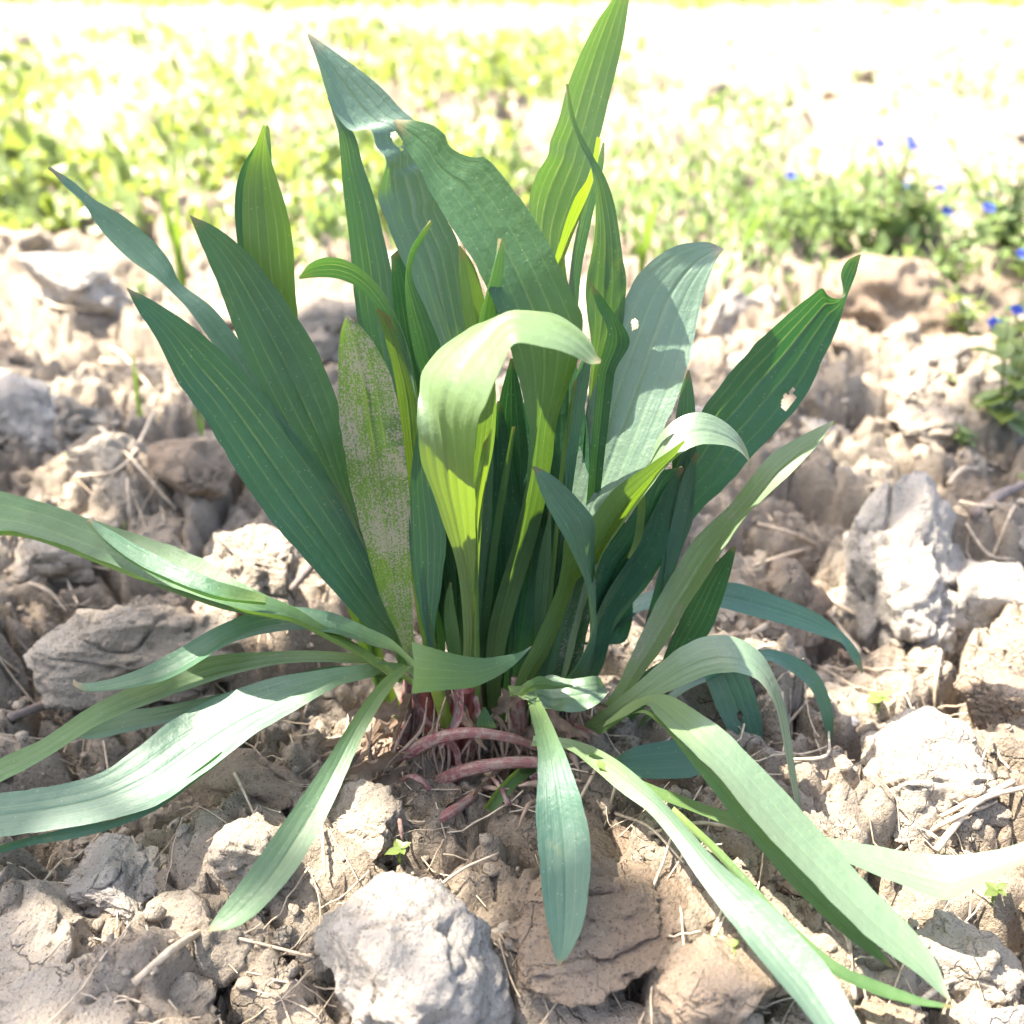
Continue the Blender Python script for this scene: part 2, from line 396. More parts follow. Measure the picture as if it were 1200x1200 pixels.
HERO = [
    (470, 1115, 215, 210, 'big pale grey clod at the bottom middle edge with a sunlit left face', 'grey', 11, 6),
    (128, 1010, 165, 80, 'flat grey slab of soil under the widest left leaf', 'grey', 12, 6),
    (1035, 630, 175, 190, 'tall pale grey clod standing right of the plant beside bare roots', 'grey', 113, 6),
    (1150, 680, 130, 130, 'white sunlit clod at the right edge leaning on the tall grey clod', 'grey', 14, 5),
    (1085, 905, 205, 130, 'broad sunlit tan clod right of the long drooping leaves', 'clod', 15, 6),
    (1125, 1100, 140, 85, 'rounded clod below the white leaf at lower right', 'clod', 16, 5),
    (1190, 1175, 120, 110, 'pale clod cut by the bottom right corner', 'grey', 17, 5),
    (690, 1190, 200, 90, 'low pale clod at the bottom edge under the hanging front leaf', 'clod', 18, 5),
    (105, 330, 120, 105, 'white rounded clod in the left background below the weeds', 'grey', 19, 5),
    (715, 1040, 300, 120, 'wide brown clod behind the hanging front leaf', 'brown', 20, 6),
    (430, 955, 115, 110, 'cracked light clod left of the purple leaf bases', 'clod', 21, 5),
    (300, 905, 150, 80, 'grey brown clod between the two lowest left leaves', 'brown', 22, 5),
    (290, 980, 130, 100, 'grey lump right of the flat slab', 'clod', 27, 5),
    (55, 1095, 170, 150, 'shaded grey clod at the lower left edge', 'clod', 23, 5),
    (230, 1065, 150, 110, 'shaded clod with dead black leaf left of the narrow leaf tip', 'clod', 24, 5),
    (300, 640, 160, 140, 'sunlit white clod under the large lowest left leaf', 'clod', 25, 6),
    (165, 740, 200, 120, 'sunlit bumpy clod between the two long left leaves', 'clod', 26, 6),
    (1030, 335, 150, 120, 'brown upright clod below the blue flowers', 'brown', 28, 5),
    (855, 350, 110, 110, 'pale clod behind the broad bluish leaf', 'grey', 29, 5),
    (120, 1180, 260, 90, 'sunlit crumbly clod along the bottom left edge', 'clod', 30, 5),
    (130, 550, 110, 80, 'round grey clod under the crossed straws', 'clod', 31, 5),
    (235, 540, 110, 90, 'dark grey clod beside the small green sprout', 'brown', 32, 5),
    (920, 690, 110, 110, 'shaded brown clod with a dark hollow right of the yellow green leaf', 'brown', 33, 5),
    (1160, 820, 110, 70, 'small broken clod at the right edge above the broad tan one', 'brown', 34, 5),
    (960, 1010, 120, 80, 'brown clod under the tips of the pale leaves', 'brown', 35, 5),
    (1120, 490, 130, 70, 'low pale clod in the sun at right under the green weed leaves', 'clod', 36, 5),
    (960, 480, 130, 80, 'grey clod behind the tip of the yellow green leaf', 'clod', 37, 5),
    (40, 470, 110, 80, 'pale clod at the left edge among dry straws', 'grey', 38, 5),
    (60, 640, 130, 80, 'clod behind the leaf leaving the left edge', 'clod', 39, 5),
    (30, 300, 100, 70, 'tan clod at the left edge below the weeds', 'clod', 40, 5),
    (380, 390, 120, 90, 'pinkish clod seen between the upright left leaves', 'clod', 41, 5),
    (860, 1120, 150, 90, 'brown clod left of the lowest right leaf', 'brown', 42, 5),
]
for (px, py, w_, h_, lab, mt, sd, sub) in HERO:
    big = sd == 11
    clod(px, py, w_ * (.98 if big else 1.12), h_ * (1.3 if sd == 113 else 1), lab, mt, sd, rz=random.uniform(-.5, .5), sub=sub, rough=.6 if big else 1.15 if sd == 113 else .95, cuts=7 if big else 13, sink=.35 if big else .15)
VAR = [clod_mesh(500 + k, 5, 1.5, 13, (1, random.uniform(.7, 1.1), random.uniform(.6, .9))) for k in range(10)]
VMAT = ['clod', 'clod', 'grey', 'brown', 'clod', 'grey', 'clod', 'brown', 'clod', 'clod']
for me, k in zip(VAR, VMAT): me.materials.append(M[k])
def scatter(n, x0, x1, y0, y1, s0, s1, lab, grp, keep=None):
    c = 0; tries = 0
    while c < n and tries < n * 30:
        tries += 1
        x = random.uniform(x0, x1); y = random.uniform(y0, y1)
        if abs(x) > .62 * (y - CAM_Y) + .05: continue
        if keep and not keep(x, y): continue
        s = s0 * (s1 / s0) ** (random.random() ** 1.6)
        o = link('soil_clod', random.choice(VAR)); z = gh(x, y)
        o.location = (x, y, z + s * .05); o.scale = (s, s * random.uniform(.8, 1.2), s * random.uniform(.7, 1.1))
        o.rotation_euler = (random.uniform(-.5, .5), random.uniform(-.5, .5), random.uniform(0, 6.28))
        tag(o, lab, 'soil clod', grp); c += 1
away = lambda x, y: math.hypot(x, y) > .11
scatter(60, -.32, .32, -.24, .15, .006, .017, 'small crumbly clod of dry soil lying around the plant', 'small loose clods around the plant', away)
scatter(110, -1.0, 1.0, .15, .75, .012, .042, 'loose clod of pale soil on the open ground behind the plant', 'loose clods behind the plant')
scatter(75, -2.5, 2.8, .8, 3.2, .02, .055, 'blurred pale clod on the sunlit field far behind the plant', 'far clods on the sunlit field')
# crumbs: more than anyone could count
def crumbs():
    v0, f0 = ICO[2]; vs = []; fs = []; n = 0; r = np.random.default_rng(5)
    V = []
    for k in range(6):
        vv = v0 * (1 + .28 * noise(v0 * 1.9 + k * 7, k))[:, None]; V.append(vv)
    N_ = 5200
    xs = r.uniform(-.5, .5, N_); ys = r.uniform(-.25, .55, N_) ; ss = .0010 + .0032 * r.random(N_) ** 3
    ok = np.abs(xs) < .62 * (ys - CAM_Y); xs, ys, ss = xs[ok], ys[ok], ss[ok]
    zs = ground_h(xs, ys)
    for i in range(len(xs)):
        a = r.uniform(0, 6.28); ca, sa = math.cos(a), math.sin(a); q = V[i % 6] * ss[i] * np.array([1, r.uniform(.6, 1), r.uniform(.5, .9)])
        q = np.stack([q[:, 0] * ca - q[:, 1] * sa, q[:, 0] * sa + q[:, 1] * ca, q[:, 2]], 1)
        vs.append(q + [xs[i], ys[i], zs[i] + ss[i] * .3]); fs.append(f0 + n); n += len(v0)
    o = link('soil_crumbs', mesh('soil_crumbs', np.concatenate(vs), np.concatenate(fs)), M['clod'])
    tag(o, 'fine crumbs of broken soil strewn over the ground', 'soil crumbs', None, 'stuff')
crumbs()

# ------------------------------------------------------------------ ribbon leaves
def resample(P, n):
    P = np.asarray(P, dtype=np.float64)
    if len(P) == 2: P = np.array([P[0], P.mean(0), P[1]])
    E = np.vstack([2 * P[0] - P[1], P, 2 * P[-1] - P[-2]])
    out = []
    for i in range(1, len(E) - 2):
        p0, p1, p2, p3 = E[i - 1:i + 3]
        t = np.linspace(0, 1, 14, endpoint=False)[:, None]
        m1 = (p2 - p0) * .5; m2 = (p3 - p1) * .5
        L = np.linalg.norm(p2 - p1)
        m1 = m1 * min(1, L * 1.3 / (np.linalg.norm(m1) + 1e-9)); m2 = m2 * min(1, L * 1.3 / (np.linalg.norm(m2) + 1e-9))
        out.append((2 * t**3 - 3 * t**2 + 1) * p1 + (t**3 - 2 * t**2 + t) * m1 + (-2 * t**3 + 3 * t**2) * p2 + (t**3 - t**2) * m2)
    Q = np.vstack(out + [P[-1:]])
    s = np.r_[0, np.cumsum(np.linalg.norm(np.diff(Q, axis=0), axis=1))]
    tt = np.linspace(0, s[-1], n)
    return np.stack([np.interp(tt, s, Q[:, k]) for k in range(Q.shape[1])], 1)
def curve1(vals, n):
    vals = list(vals)
    if len(vals) == 1: return np.full(n, vals[0], dtype=float)
    q = np.interp(np.linspace(0, len(vals) - 1, n), range(len(vals)), vals)
    k = max(1, n // (2 * len(vals))); ker = np.ones(2 * k + 1) / (2 * k + 1)
    return np.convolve(np.pad(q, k, mode='edge'), ker, 'valid')
LEAFN = [0]
def leaf(plant, L, R, Y=None, Z=None, T=(0,), cup=.10, ab=False, hue=.2, dust=0.0, blue=0.4, red=0.0, base=True, holes=(), wav=.009, label=None, n=None, rib=1.0, name='leaf', gloss=0.0, wax=None):
    LEAFN[0] += 1; seed = LEAFN[0] * 13
    L = list(L); R = list(R)
    dv = list(Y if Y is not None else Z)
    if base and Z is None:
        bx = (L[-1][0] + R[-1][0]) / 2
        if L[-1][1] < 838:
            cx = .72 * bx + .28 * 565
            L.append((cx - 4, 862)); R.append((cx + 4, 862)); dv.append(min(1.5, max(-1.5, dv[-1])))
    lenpx = max(sum(math.dist(a, b) for a, b in zip(L, L[1:])), sum(math.dist(a, b) for a, b in zip(R, R[1:])))
    n = n or int(min(150, max(26, lenpx / 5)))
    m = 25
    if holes: m = 49; n = int(n * 1.8)
    LP = resample(L, n); RP = resample(R, n)
    D = curve1(dv, n) / 100; TT = curve1(T, n) / 100
    f = atY if Y is not None else atZ
    A = np.array([f(*LP[i], D[i] - TT[i] / 2) for i in range(n)]); B = np.array([f(*RP[i], D[i] + TT[i] / 2) for i in range(n)])
    C = (A + B) / 2
    tan = np.gradient(C, axis=0); ac = B - A; wd = np.linalg.norm(ac, axis=1)
    nr = np.cross(tan, ac); nr /= np.linalg.norm(nr, axis=1, keepdims=True) + 1e-12
    view = np.array([0, CAM_Y, CAM_H]) - C
    if np.sum((nr * view).sum(1) * wd) < 0: nr = -nr
    ker = np.ones(9) / 9
    nr = np.stack([np.convolve(np.pad(nr[:, k], 4, mode='edge'), ker, 'valid') for k in range(3)], 1)
    u = np.linspace(0, 1, m); e = np.abs(2 * u - 1)
    sgn = 1 if ab else -1
    prof = sgn * cup * (1 - e ** 1.5)
    for c0, d0 in ((0, .024), (.385, .009), (.72, .006)):
        prof = prof + sgn * d0 * rib * np.exp(-((e - c0) / .05) ** 2)
    P = A[:, None, :] + ac[:, None, :] * u[None, :, None]
    vv = np.linspace(1, 0, n)
    uu, vg = np.meshgrid(u, vv)
    und = wav * noise(np.stack([uu * 1.6 + seed, vg * 7, np.zeros_like(uu)], -1), 3) + .35 * wav * noise(np.stack([uu * 5 + seed, vg * 26, np.zeros_like(uu)], -1), 4)
    und = und * (1 + 1.5 * np.abs(2 * uu - 1))
    P = P + nr[:, None, :] * (wd[:, None] * (prof[None, :] + und))[:, :, None]
    # slight unevenness of the margin
    inpl = .010 * noise(np.stack([np.zeros(n) + seed, vv * 40, np.zeros(n)], -1), 8)
    P[:, 0] += ac * inpl[:, None]; P[:, -1] += ac * inpl[::-1][:, None]
    V = P.reshape(-1, 3); idx = np.arange(n * m).reshape(n, m)
    F = np.stack([idx[:-1, :-1], idx[:-1, 1:], idx[1:, 1:], idx[1:, :-1]], -1).reshape(-1, 4)
    fn = np.cross(V[F[:, 1]] - V[F[:, 0]], V[F[:, 3]] - V[F[:, 0]])
    toward = np.sum((fn * (np.array([0, CAM_Y, CAM_H]) - V[F[:, 0]])).sum(1)) > 0
    if toward == ab: F = F[:, ::-1].copy()
    for (hx, hy, rx, ry, an) in holes:
        q = topix(V[F].mean(1)) - np.array([hx, hy]); c, s = math.cos(an), math.sin(an)
        a = (q[:, 0] * c + q[:, 1] * s) / rx; b = (-q[:, 0] * s + q[:, 1] * c) / ry
        F = F[a * a + b * b + .9 * noise(xyz(q[:, 0] / 4, q[:, 1] / 6), 2) > 1]
    uv = np.stack([uu, vg], -1).reshape(-1, 2)
    org = plant.location
    o = link(name, mesh('leaf', V - np.array(org), F, True, uv), M['leaf'], plant)
    o['hue'] = float(hue); o['dust'] = float(dust); o['blue'] = float(blue); o['red'] = float(red); o['rnd'] = float(seed % 97); o['gloss'] = float(gloss); o['wax'] = float(.38 * gloss if wax is None else wax)  # glossier leaves also get the painted sunlit paleness by default
    if label: o['label'] = label
    return o
def tube(name, pts, rad, mat, parent=None, sides=8, rough=.0, seed=0, n=None):
    pts = np.asarray(pts, dtype=float); n = n or max(6, len(pts) * 6)
    C = resample(pts, n) if len(pts) > 1 else pts
    rd = curve1(rad if hasattr(rad, '__len__') else [rad], n)
    tn = np.gradient(C, axis=0); tn /= np.linalg.norm(tn, axis=1, keepdims=True) + 1e-12
    up = np.array([0.13, .21, .97]); a = np.cross(tn, up); a /= np.linalg.norm(a, axis=1, keepdims=True) + 1e-9; b = np.cross(tn, a)
    th = np.linspace(0, 2 * math.pi, sides, endpoint=False)
    ring = (a[:, None, :] * np.cos(th)[None, :, None] + b[:, None, :] * np.sin(th)[None, :, None]) * rd[:, None, None]
    V = C[:, None, :] + ring
    if rough:
        V = C[:, None, :] + ring * (1 + rough * noise(V / (rd.mean() * 2.5) + seed, seed))[:, :, None]
    idx = np.arange(n * sides).reshape(n, sides); nx = np.roll(idx, -1, axis=1)
    F = np.stack([idx[:-1], nx[:-1], nx[1:], idx[1:]], -1).reshape(-1, 4)
    uv = np.stack(np.meshgrid(np.linspace(0, 1, sides), np.linspace(0, 1, n)), -1).reshape(-1, 2)
    fl = [tuple(q) for q in F] + [tuple(idx[0][::-1]), tuple(idx[-1])]
    me = mesh(name, V.reshape(-1, 3) - (np.array(parent.location) if parent else 0), fl, True, uv)
    return link(name, me, M[mat], parent)

crown = atY(565, 850, 0)
plant = empty('ribwort_plantain', tuple(crown))
tag(plant, 'large ribwort plantain with a tuft of long ribbed strap leaves rising from cloddy soil', 'plant')
def lf(*a, **k): return leaf(plant, *a, **k)

# --- back and upper leaves
lf([(735,-22),(718,0),(700,25),(680,65),(665,105),(655,140),(644,165),(641,182),(628,205),(619,238),(626,290),(640,400),(645,560)],
   [(737,-22),(737,0),(731,40),(722,85),(711,130),(702,165),(692,200),(677,245),(662,290),(668,380),(665,480),(660,580)],
   Y=[6,6,5.5,5,4,2,1], T=[1,1.5,2,2,1,0], cup=.16,hue=.25,blue=.6,wax=.10,gloss=.5, label='tall leaf reaching the top edge of the picture')
lf([(700,160),(690,205),(672,235),(658,275),(645,330)],[(704,165),(697,205),(684,245),(668,285),(655,330)],Y=[4.4,4.2,3.6,3],T=[.8],ab=True,hue=.9,blue=0, cup=.05)
lf([(707,165),(700,190),(688,225),(676,270),(668,320),(660,420),(650,560)],[(709,168),(707,195),(697,240),(686,290),(680,330),(675,420),(665,560)],Y=[7,6,4,2],T=[.5],hue=.1,blue=.8,cup=.08)
lf([(663,97),(667,135),(679,170),(692,198),(697,240),(697,285),(692,320),(688,360),(690,420),(680,560)],
   [(666,98),(675,142),(693,180),(711,212),(722,250),(729,300),(733,345),(730,385),(715,440),(695,560)],
   Y=[3.5,3.5,3,2.5,2,1],T=[.3,.6,1.2,1.2,.5],cup=.16,hue=.3,blue=.35,dust=.15,wav=.05, label='thin curling leaf with a twisted whip-like tip')
lf([(359,38),(372,72),(384,112),(396,138),(412,153),(434,152),(441,172),(451,184),(452,196),(446,214),(443,232),(452,258),(466,292),(480,325),(500,375),(520,430),(535,560),(540,650)],
   [(362,39),(400,66),(442,99),(468,126),(488,145),(492,168),(492,190),(505,193),(514,202),(519,217),(520,230),(517,242),(526,262),(538,290),(545,330),(552,390),(560,480),(562,600),(560,650)],
   Y=[4.5,4,3.2,2.6,2,1.5,1],T=[.5,1.2,1.5,1,0],cup=.09,hue=.2,blue=.95,wax=.12,holes=[(467,165,5,11,-.5)], gloss=0.8,label='broad insect-eaten leaf pointing to the upper left')
lf([(383,113),(390,135),(397,160),(401,210),(407,260),(412,310),(418,370),(440,480),(465,600),(490,720)],
   [(386,114),(402,140),(416,160),(426,195),(438,230),(448,270),(459,320),(465,370),(485,480),(500,600),(510,720)],
   Y=[5,4.5,4,3,2,1],T=[.5],cup=.09,hue=.15,blue=.9)
lf([(461,141),(468,158),(478,178),(490,196),(504,224),(520,252),(545,290),(570,335),(590,385),(604,430),(615,475),(620,515),(615,570),(600,640),(582,700),(570,760)],
   [(464,140),(486,141),(506,147),(521,158),(525,169),(538,179),(556,185),(566,184),(586,202),(610,234),(630,264),(651,302),(670,342),(683,375),(680,410),(668,450),(654,490),(646,550),(632,620),(608,700),(592,765)],
   Y=[2.6,2.0,1.2,.4,.2,.3,.4,.3,.2],T=[.6,1,1.4,1.6,1.2,.6,.2],cup=.12,hue=.36,blue=.30,rib=1.3,label='broad arching leaf with a notched edge behind the white-topped leaf')
lf([(847,291),(830,284),(805,285),(782,293),(760,308),(742,332),(724,372),(706,420),(691,470),(677,530),(665,585),(662,630),(655,700),(640,760)],
   [(848,292),(838,308),(826,340),(817,380),(806,428),(790,475),(768,525),(745,570),(722,605),(705,640),(690,700),(668,770)],
   Y=[4.6,3.8,2.6,1.5,.6,.1,0],T=[-.4,-1.2,-1.6,-1.4,0],cup=.05,hue=.2,blue=.95,rib=.7,holes=[(745,379,4,8,.2)],gloss=0.7,label='broad bluish leaf right of centre with one small hole')
lf([(1009,297),(992,306),(985,322),(989,338),(990,347),(980,350),(969,345),(962,337),(945,350),(905,386),(872,418),(846,450),(822,482),(800,530),(775,580),(740,650),(700,720)],
   [(1009,299),(1003,322),(992,350),(980,388),(965,420),(948,455),(932,478),(905,510),(880,535),(852,568),(822,598),(790,640),(755,690),(715,745)],
   Y=[5,5,4.5,3.5,2.4,1.5,.8,.3],T=[.5,1,1.5,1,.5],cup=.13,hue=.02,blue=.35,holes=[(925,468,6,14,.6),(906,516,4,9,.6)],label='dark leaf leaning far right with a bitten tip')
# --- left upright leaves
lf([(57,196),(76,218),(97,238),(115,265),(135,288),(155,306),(182,326),(208,349),(232,379),(255,412),(290,460),(340,530),(400,620),(450,720)],
   [(58,195),(85,212),(110,233),(148,256),(180,283),(200,308),(212,332),(245,356),(266,380),(285,405),(320,460),(375,540),(430,630),(470,725)],
   Y=[9,8,7,6,5,4,2.5,1],T=[.3,1.2,1.5,1.2,.6],cup=.26,hue=.12,blue=1,wax=.1,label='narrow grooved leaf curling to a point at the far left')
lf([(313,145),(300,168),(284,195),(276,225),(276,262),(281,300),(300,380),(340,480),(400,600)],[(316,150),(318,190),(310,240),(305,300),(330,380),(370,480),(420,600)],Y=[5.5,5,4,2.5,1],T=[.5],hue=.05,blue=1,cup=.06)
lf([(308,146),(300,168),(289,200),(284,232),(284,265),(286,295),(292,340),(310,400),(350,480),(400,580),(450,700)],
   [(309,147),(317,185),(330,225),(340,262),(344,300),(347,350),(352,390),(375,470),(415,580),(465,700)],
   Y=[4.5,4,3.5,3,2.4,1.5,1],T=[.6],cup=.12,hue=.42,blue=.0,ab=True,label='short pointed bright green leaf standing upright at left')
lf([(222,252),(238,292),(258,340),(275,385),(292,428),(310,465),(336,510),(368,550),(398,588),(430,650),(455,720)],
   [(223,252),(256,268),(292,298),(325,340),(352,378),(372,412),(392,460),(405,510),(412,560),(430,620),(462,700)],
   Y=[2.6,2.4,2,1.6,1.2,1,.8],T=[.2,.8,1.2,.8,0],cup=.10,hue=.20,blue=.35,label='broad upright leaf with its tip above the lowest left leaf')
lf([(148,337),(163,366),(184,398),(209,448),(238,488),(270,540),(308,598),(348,645),(388,690),(428,732),(462,757)],
   [(149,337),(182,354),(222,380),(258,410),(300,452),(340,500),(378,552),(408,602),(435,655),(458,700),(474,745)],
   Y=[.5,.6,.7,.6,.4,.2,0],T=[.2,1,1.4,1,.2],cup=.08,hue=.06,blue=.5,label='long dark leaf sloping up to the left below the others')
lf([(378,575),(395,610),(420,660),(445,710),(465,745)],[(382,572),(410,600),(435,650),(458,700),(474,740)],Y=[1.4,1,.5],hue=.0,blue=.1,cup=.12)
lf([(378,640),(398,690),(415,735),(425,770)],[(396,650),(414,695),(432,735),(440,770)],Y=[1.5,1.2,1],hue=.45,blue=0)
# narrow yellow petiole leaf left
lf([(412,690),(420,730),(432,765),(446,800)],[(428,690),(440,725),(448,765),(458,800)],Y=[1.2,1,.8],hue=.95,blue=0,cup=.1)
lf([(350,325),(362,309),(382,301),(404,304),(428,319),(450,343),(468,376),(479,412),(486,460),(492,540),(500,640)],
   [(351,327),(375,325),(400,328),(422,340),(440,362),(456,392),(468,425),(476,465),(484,540),(494,640)],
   Y=[.2,.4,.8,1,1,.8,.6],T=[.6,1.4,1.6,.8,.2],cup=.10,hue=.12,blue=.75,label='small arched leaf with a drooping tip above the dusty leaf')
lf([(440,360),(452,400),(462,440),(470,500),(478,560),(484,640)],[(458,372),(474,420),(488,470),(492,520),(494,580),(492,640)],Y=[.6,.6,.4],hue=.6,blue=0,cup=.06)
lf([(405,370),(398,395),(396,440),(397,485),(404,530),(413,580),(428,640),(446,700),(466,745),(476,775)],
   [(407,370),(424,384),(442,408),(458,442),(469,490),(476,540),(481,600),(482,660),(484,715),(487,765)],
   Y=[-1.0,-1.2,-1.2,-1.0,-.8,-.6],T=[.2,.6,.8,.5,0],cup=.10,hue=.48,dust=.85,blue=.05,rib=1.6,label='upright leaf caked with dry soil and a browned tip')
# --- interior
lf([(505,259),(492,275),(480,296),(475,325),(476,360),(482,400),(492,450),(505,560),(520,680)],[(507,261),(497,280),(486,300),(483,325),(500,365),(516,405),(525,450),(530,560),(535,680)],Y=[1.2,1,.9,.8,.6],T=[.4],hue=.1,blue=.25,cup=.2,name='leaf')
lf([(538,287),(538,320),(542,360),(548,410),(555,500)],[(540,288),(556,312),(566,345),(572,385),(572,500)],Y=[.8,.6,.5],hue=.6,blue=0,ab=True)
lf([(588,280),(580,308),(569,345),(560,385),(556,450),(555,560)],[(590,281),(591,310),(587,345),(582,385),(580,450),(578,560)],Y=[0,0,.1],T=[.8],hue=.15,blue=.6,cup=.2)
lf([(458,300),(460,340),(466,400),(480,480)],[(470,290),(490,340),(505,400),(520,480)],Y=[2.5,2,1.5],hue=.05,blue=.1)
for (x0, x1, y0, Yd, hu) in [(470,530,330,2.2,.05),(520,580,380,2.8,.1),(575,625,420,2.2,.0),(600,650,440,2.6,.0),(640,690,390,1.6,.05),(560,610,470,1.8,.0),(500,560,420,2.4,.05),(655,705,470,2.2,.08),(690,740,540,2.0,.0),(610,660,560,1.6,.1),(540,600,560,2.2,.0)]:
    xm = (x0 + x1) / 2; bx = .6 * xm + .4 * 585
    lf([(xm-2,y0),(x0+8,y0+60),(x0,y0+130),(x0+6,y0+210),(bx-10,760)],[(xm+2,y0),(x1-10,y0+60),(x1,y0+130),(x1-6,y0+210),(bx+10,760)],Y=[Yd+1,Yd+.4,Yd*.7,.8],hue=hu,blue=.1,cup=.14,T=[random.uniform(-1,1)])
lf([(686,412),(672,450),(664,520),(660,600)],[(694,412),(690,450),(678,520),(668,600)],Y=[.6,.5,.4],T=[.6],hue=.05,blue=.7)
lf([(673,445),(663,500),(655,560),(650,620)],[(676,445),(668,500),(660,560),(655,620)],Y=[.3,.2,.2],hue=.8,blue=.0)
lf([(690,330),(700,360),(712,390),(700,440)],[(692,330),(716,362),(738,400),(720,440)],Y=[1.2,1,.8],hue=.1,blue=.1)
lf([(490,498),(483,540),(479,590),(481,650),(490,710),(500,755)],[(494,498),(506,545),(518,600),(523,635),(517,690),(510,750)],Y=[-.5,-.5,-.3],T=[.3],hue=.05,blue=.95,cup=.06)
lf([(478,640),(484,690),(492,740),(498,760)],[(484,640),(498,690),(506,735),(512,760)],Y=[-.3,-.3],hue=.55,blue=0)
lf([(572,440),(562,480),(556,540),(552,600),(548,700),(548,760)],[(578,440),(582,470),(579,520),(566,590),(560,700),(558,760)],Y=[-1.2,-1,-.6,-.2],T=[1],hue=.5,blue=.2,ab=True,cup=.15)
lf([(600,500),(588,560),(575,640),(566,720),(560,760)],[(604,500),(596,560),(584,640),(575,720),(570,760)],Y=[.4,.3,.2],hue=.35,blue=.1,cup=.2)
# the pale-topped leaf in the middle: rises, then rolls over to the right
lf([(702,424),(694,402),(678,384),(655,372),(630,367),(602,367),(575,375),(545,391),(515,412),(497,435),(491,470),(490,510),(495,545),(508,580),(520,615),(533,655),(540,700),(543,760),(537,800)],
   [(703,426),(690,427),(672,418),(655,411),(636,406),(618,402),(603,401),(594,412),(582,440),(570,468),(560,500),(556,530),(556,560),(557,590),(557,625),(558,665),(560,710),(560,760),(553,800)],
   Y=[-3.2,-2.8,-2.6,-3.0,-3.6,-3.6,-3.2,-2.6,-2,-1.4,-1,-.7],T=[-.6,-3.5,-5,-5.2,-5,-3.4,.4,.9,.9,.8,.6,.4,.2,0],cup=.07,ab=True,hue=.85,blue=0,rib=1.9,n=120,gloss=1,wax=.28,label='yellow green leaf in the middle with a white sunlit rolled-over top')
lf([(566,520),(558,560),(554,590),(556,630)],[(577,500),(572,545),(564,590),(560,630)],Y=[-2.2,-1.8,-1.4],hue=.9,blue=0,ab=True)
lf([(527,682),(521,705),(521,735),(525,768)],[(529,683),(533,712),(538,740),(541,770)],Y=[-.6,-.6],hue=.5,blue=.0)
lf([(644,600),(634,640),(628,680),(626,730),(628,770)],[(646,600),(646,640),(647,680),(642,730),(638,770)],Y=[.2,.2],hue=.45,blue=.5,dust=.1)
lf([(690,640),(676,680),(662,730),(650,790)],[(700,650),(698,700),(688,740),(676,795)],Y=[-.2,-.3,-.4],hue=.3,blue=.3,dust=.65,cup=.15)
lf([(664,670),(655,705),(643,745),(632,790)],[(668,670),(668,710),(660,750),(648,792)],Y=[-.1,-.2],hue=.35,blue=.4,cup=.12)
# --- right inner leaves
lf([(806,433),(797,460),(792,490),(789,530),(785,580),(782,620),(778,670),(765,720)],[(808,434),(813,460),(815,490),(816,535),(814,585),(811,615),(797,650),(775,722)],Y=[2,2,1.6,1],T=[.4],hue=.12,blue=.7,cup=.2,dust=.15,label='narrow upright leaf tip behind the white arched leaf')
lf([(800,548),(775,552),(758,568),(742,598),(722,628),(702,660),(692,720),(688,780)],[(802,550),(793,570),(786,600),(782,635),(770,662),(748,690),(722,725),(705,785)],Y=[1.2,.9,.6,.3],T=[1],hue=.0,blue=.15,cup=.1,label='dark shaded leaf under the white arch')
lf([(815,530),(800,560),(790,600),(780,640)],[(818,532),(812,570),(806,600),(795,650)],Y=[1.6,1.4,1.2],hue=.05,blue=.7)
lf([(748,566),(747,600),(743,630),(735,654)],[(757,564),(756,600),(752,630),(738,655)],Y=[-.2,-.1,0],hue=.7,blue=.1,base=False,cup=.05)
lf([(880,546),(874,524),(862,505),(842,490),(818,483),(792,491),(772,512),(755,545),(735,575),(710,610),(690,650),(670,710),(650,780)],
   [(880,547),(874,536),(862,526),(845,521),(822,521),(800,530),(780,548),(765,568),(748,592),(726,622),(703,655),(684,715),(666,785)],
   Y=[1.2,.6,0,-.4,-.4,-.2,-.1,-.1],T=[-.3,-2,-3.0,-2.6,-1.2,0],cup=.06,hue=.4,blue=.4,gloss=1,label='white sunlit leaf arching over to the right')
lf([(801,516),(780,532),(755,549),(728,567),(708,586),(695,606),(685,630),(662,625),(657,670),(645,710),(625,755),(604,800)],
   [(802,518),(786,541),(768,563),(748,590),(728,618),(708,645),(692,668),(676,680),(666,705),(655,735),(640,770),(620,805)],
   Y=[-.8,-.9,-1,-1,-1,-.9,-.7],T=[.3,1.2,.8,0],cup=.1,ab=True,hue=.55,blue=0,label='olive underside of a leaf crossing the white arch')
lf([(625,546),(632,572),(645,600),(660,628),(674,655),(686,682),(694,710),(695,740),(682,770),(660,800),(650,815)],
   [(627,546),(646,556),(666,573),(684,592),(696,610),(697,640),(698,675),(698,710),(699,745),(690,778),(674,806),(664,818)],
   Y=[-2.4,-2.3,-2.2,-2,-1.8,-1.6,-1.4],T=[.6,1.4,1.4,.6,.2],cup=.14,hue=.15,blue=.75,label='small folded bluish leaf in front with a sharp tip')
lf([(976,493),(952,504),(925,518),(900,535),(880,560),(855,592),(828,618),(808,640),(795,662),(778,690),(758,728),(738,772),(718,812),(690,845),(668,862)],
   [(977,494),(958,522),(930,552),(900,580),(874,605),(852,638),(830,674),(804,715),(778,757),(752,792),(722,836),(700,858),(680,868)],
   Y=[4,3,2,1,.2,-.6,-1,-1.2],T=[-.6,-1.6,-1.8,-1,.2],cup=.14,hue=.62,dust=.5,blue=.2,gloss=0.8,label='long yellow green leaf with soil on its base rising to the right')
lf([(858,640),(830,670),(808,705),(788,745),(770,785)],[(863,641),(856,672),(846,705),(835,735),(818,760),(796,785)],Y=[.8,.6,.2],hue=.1,blue=0,cup=.1)
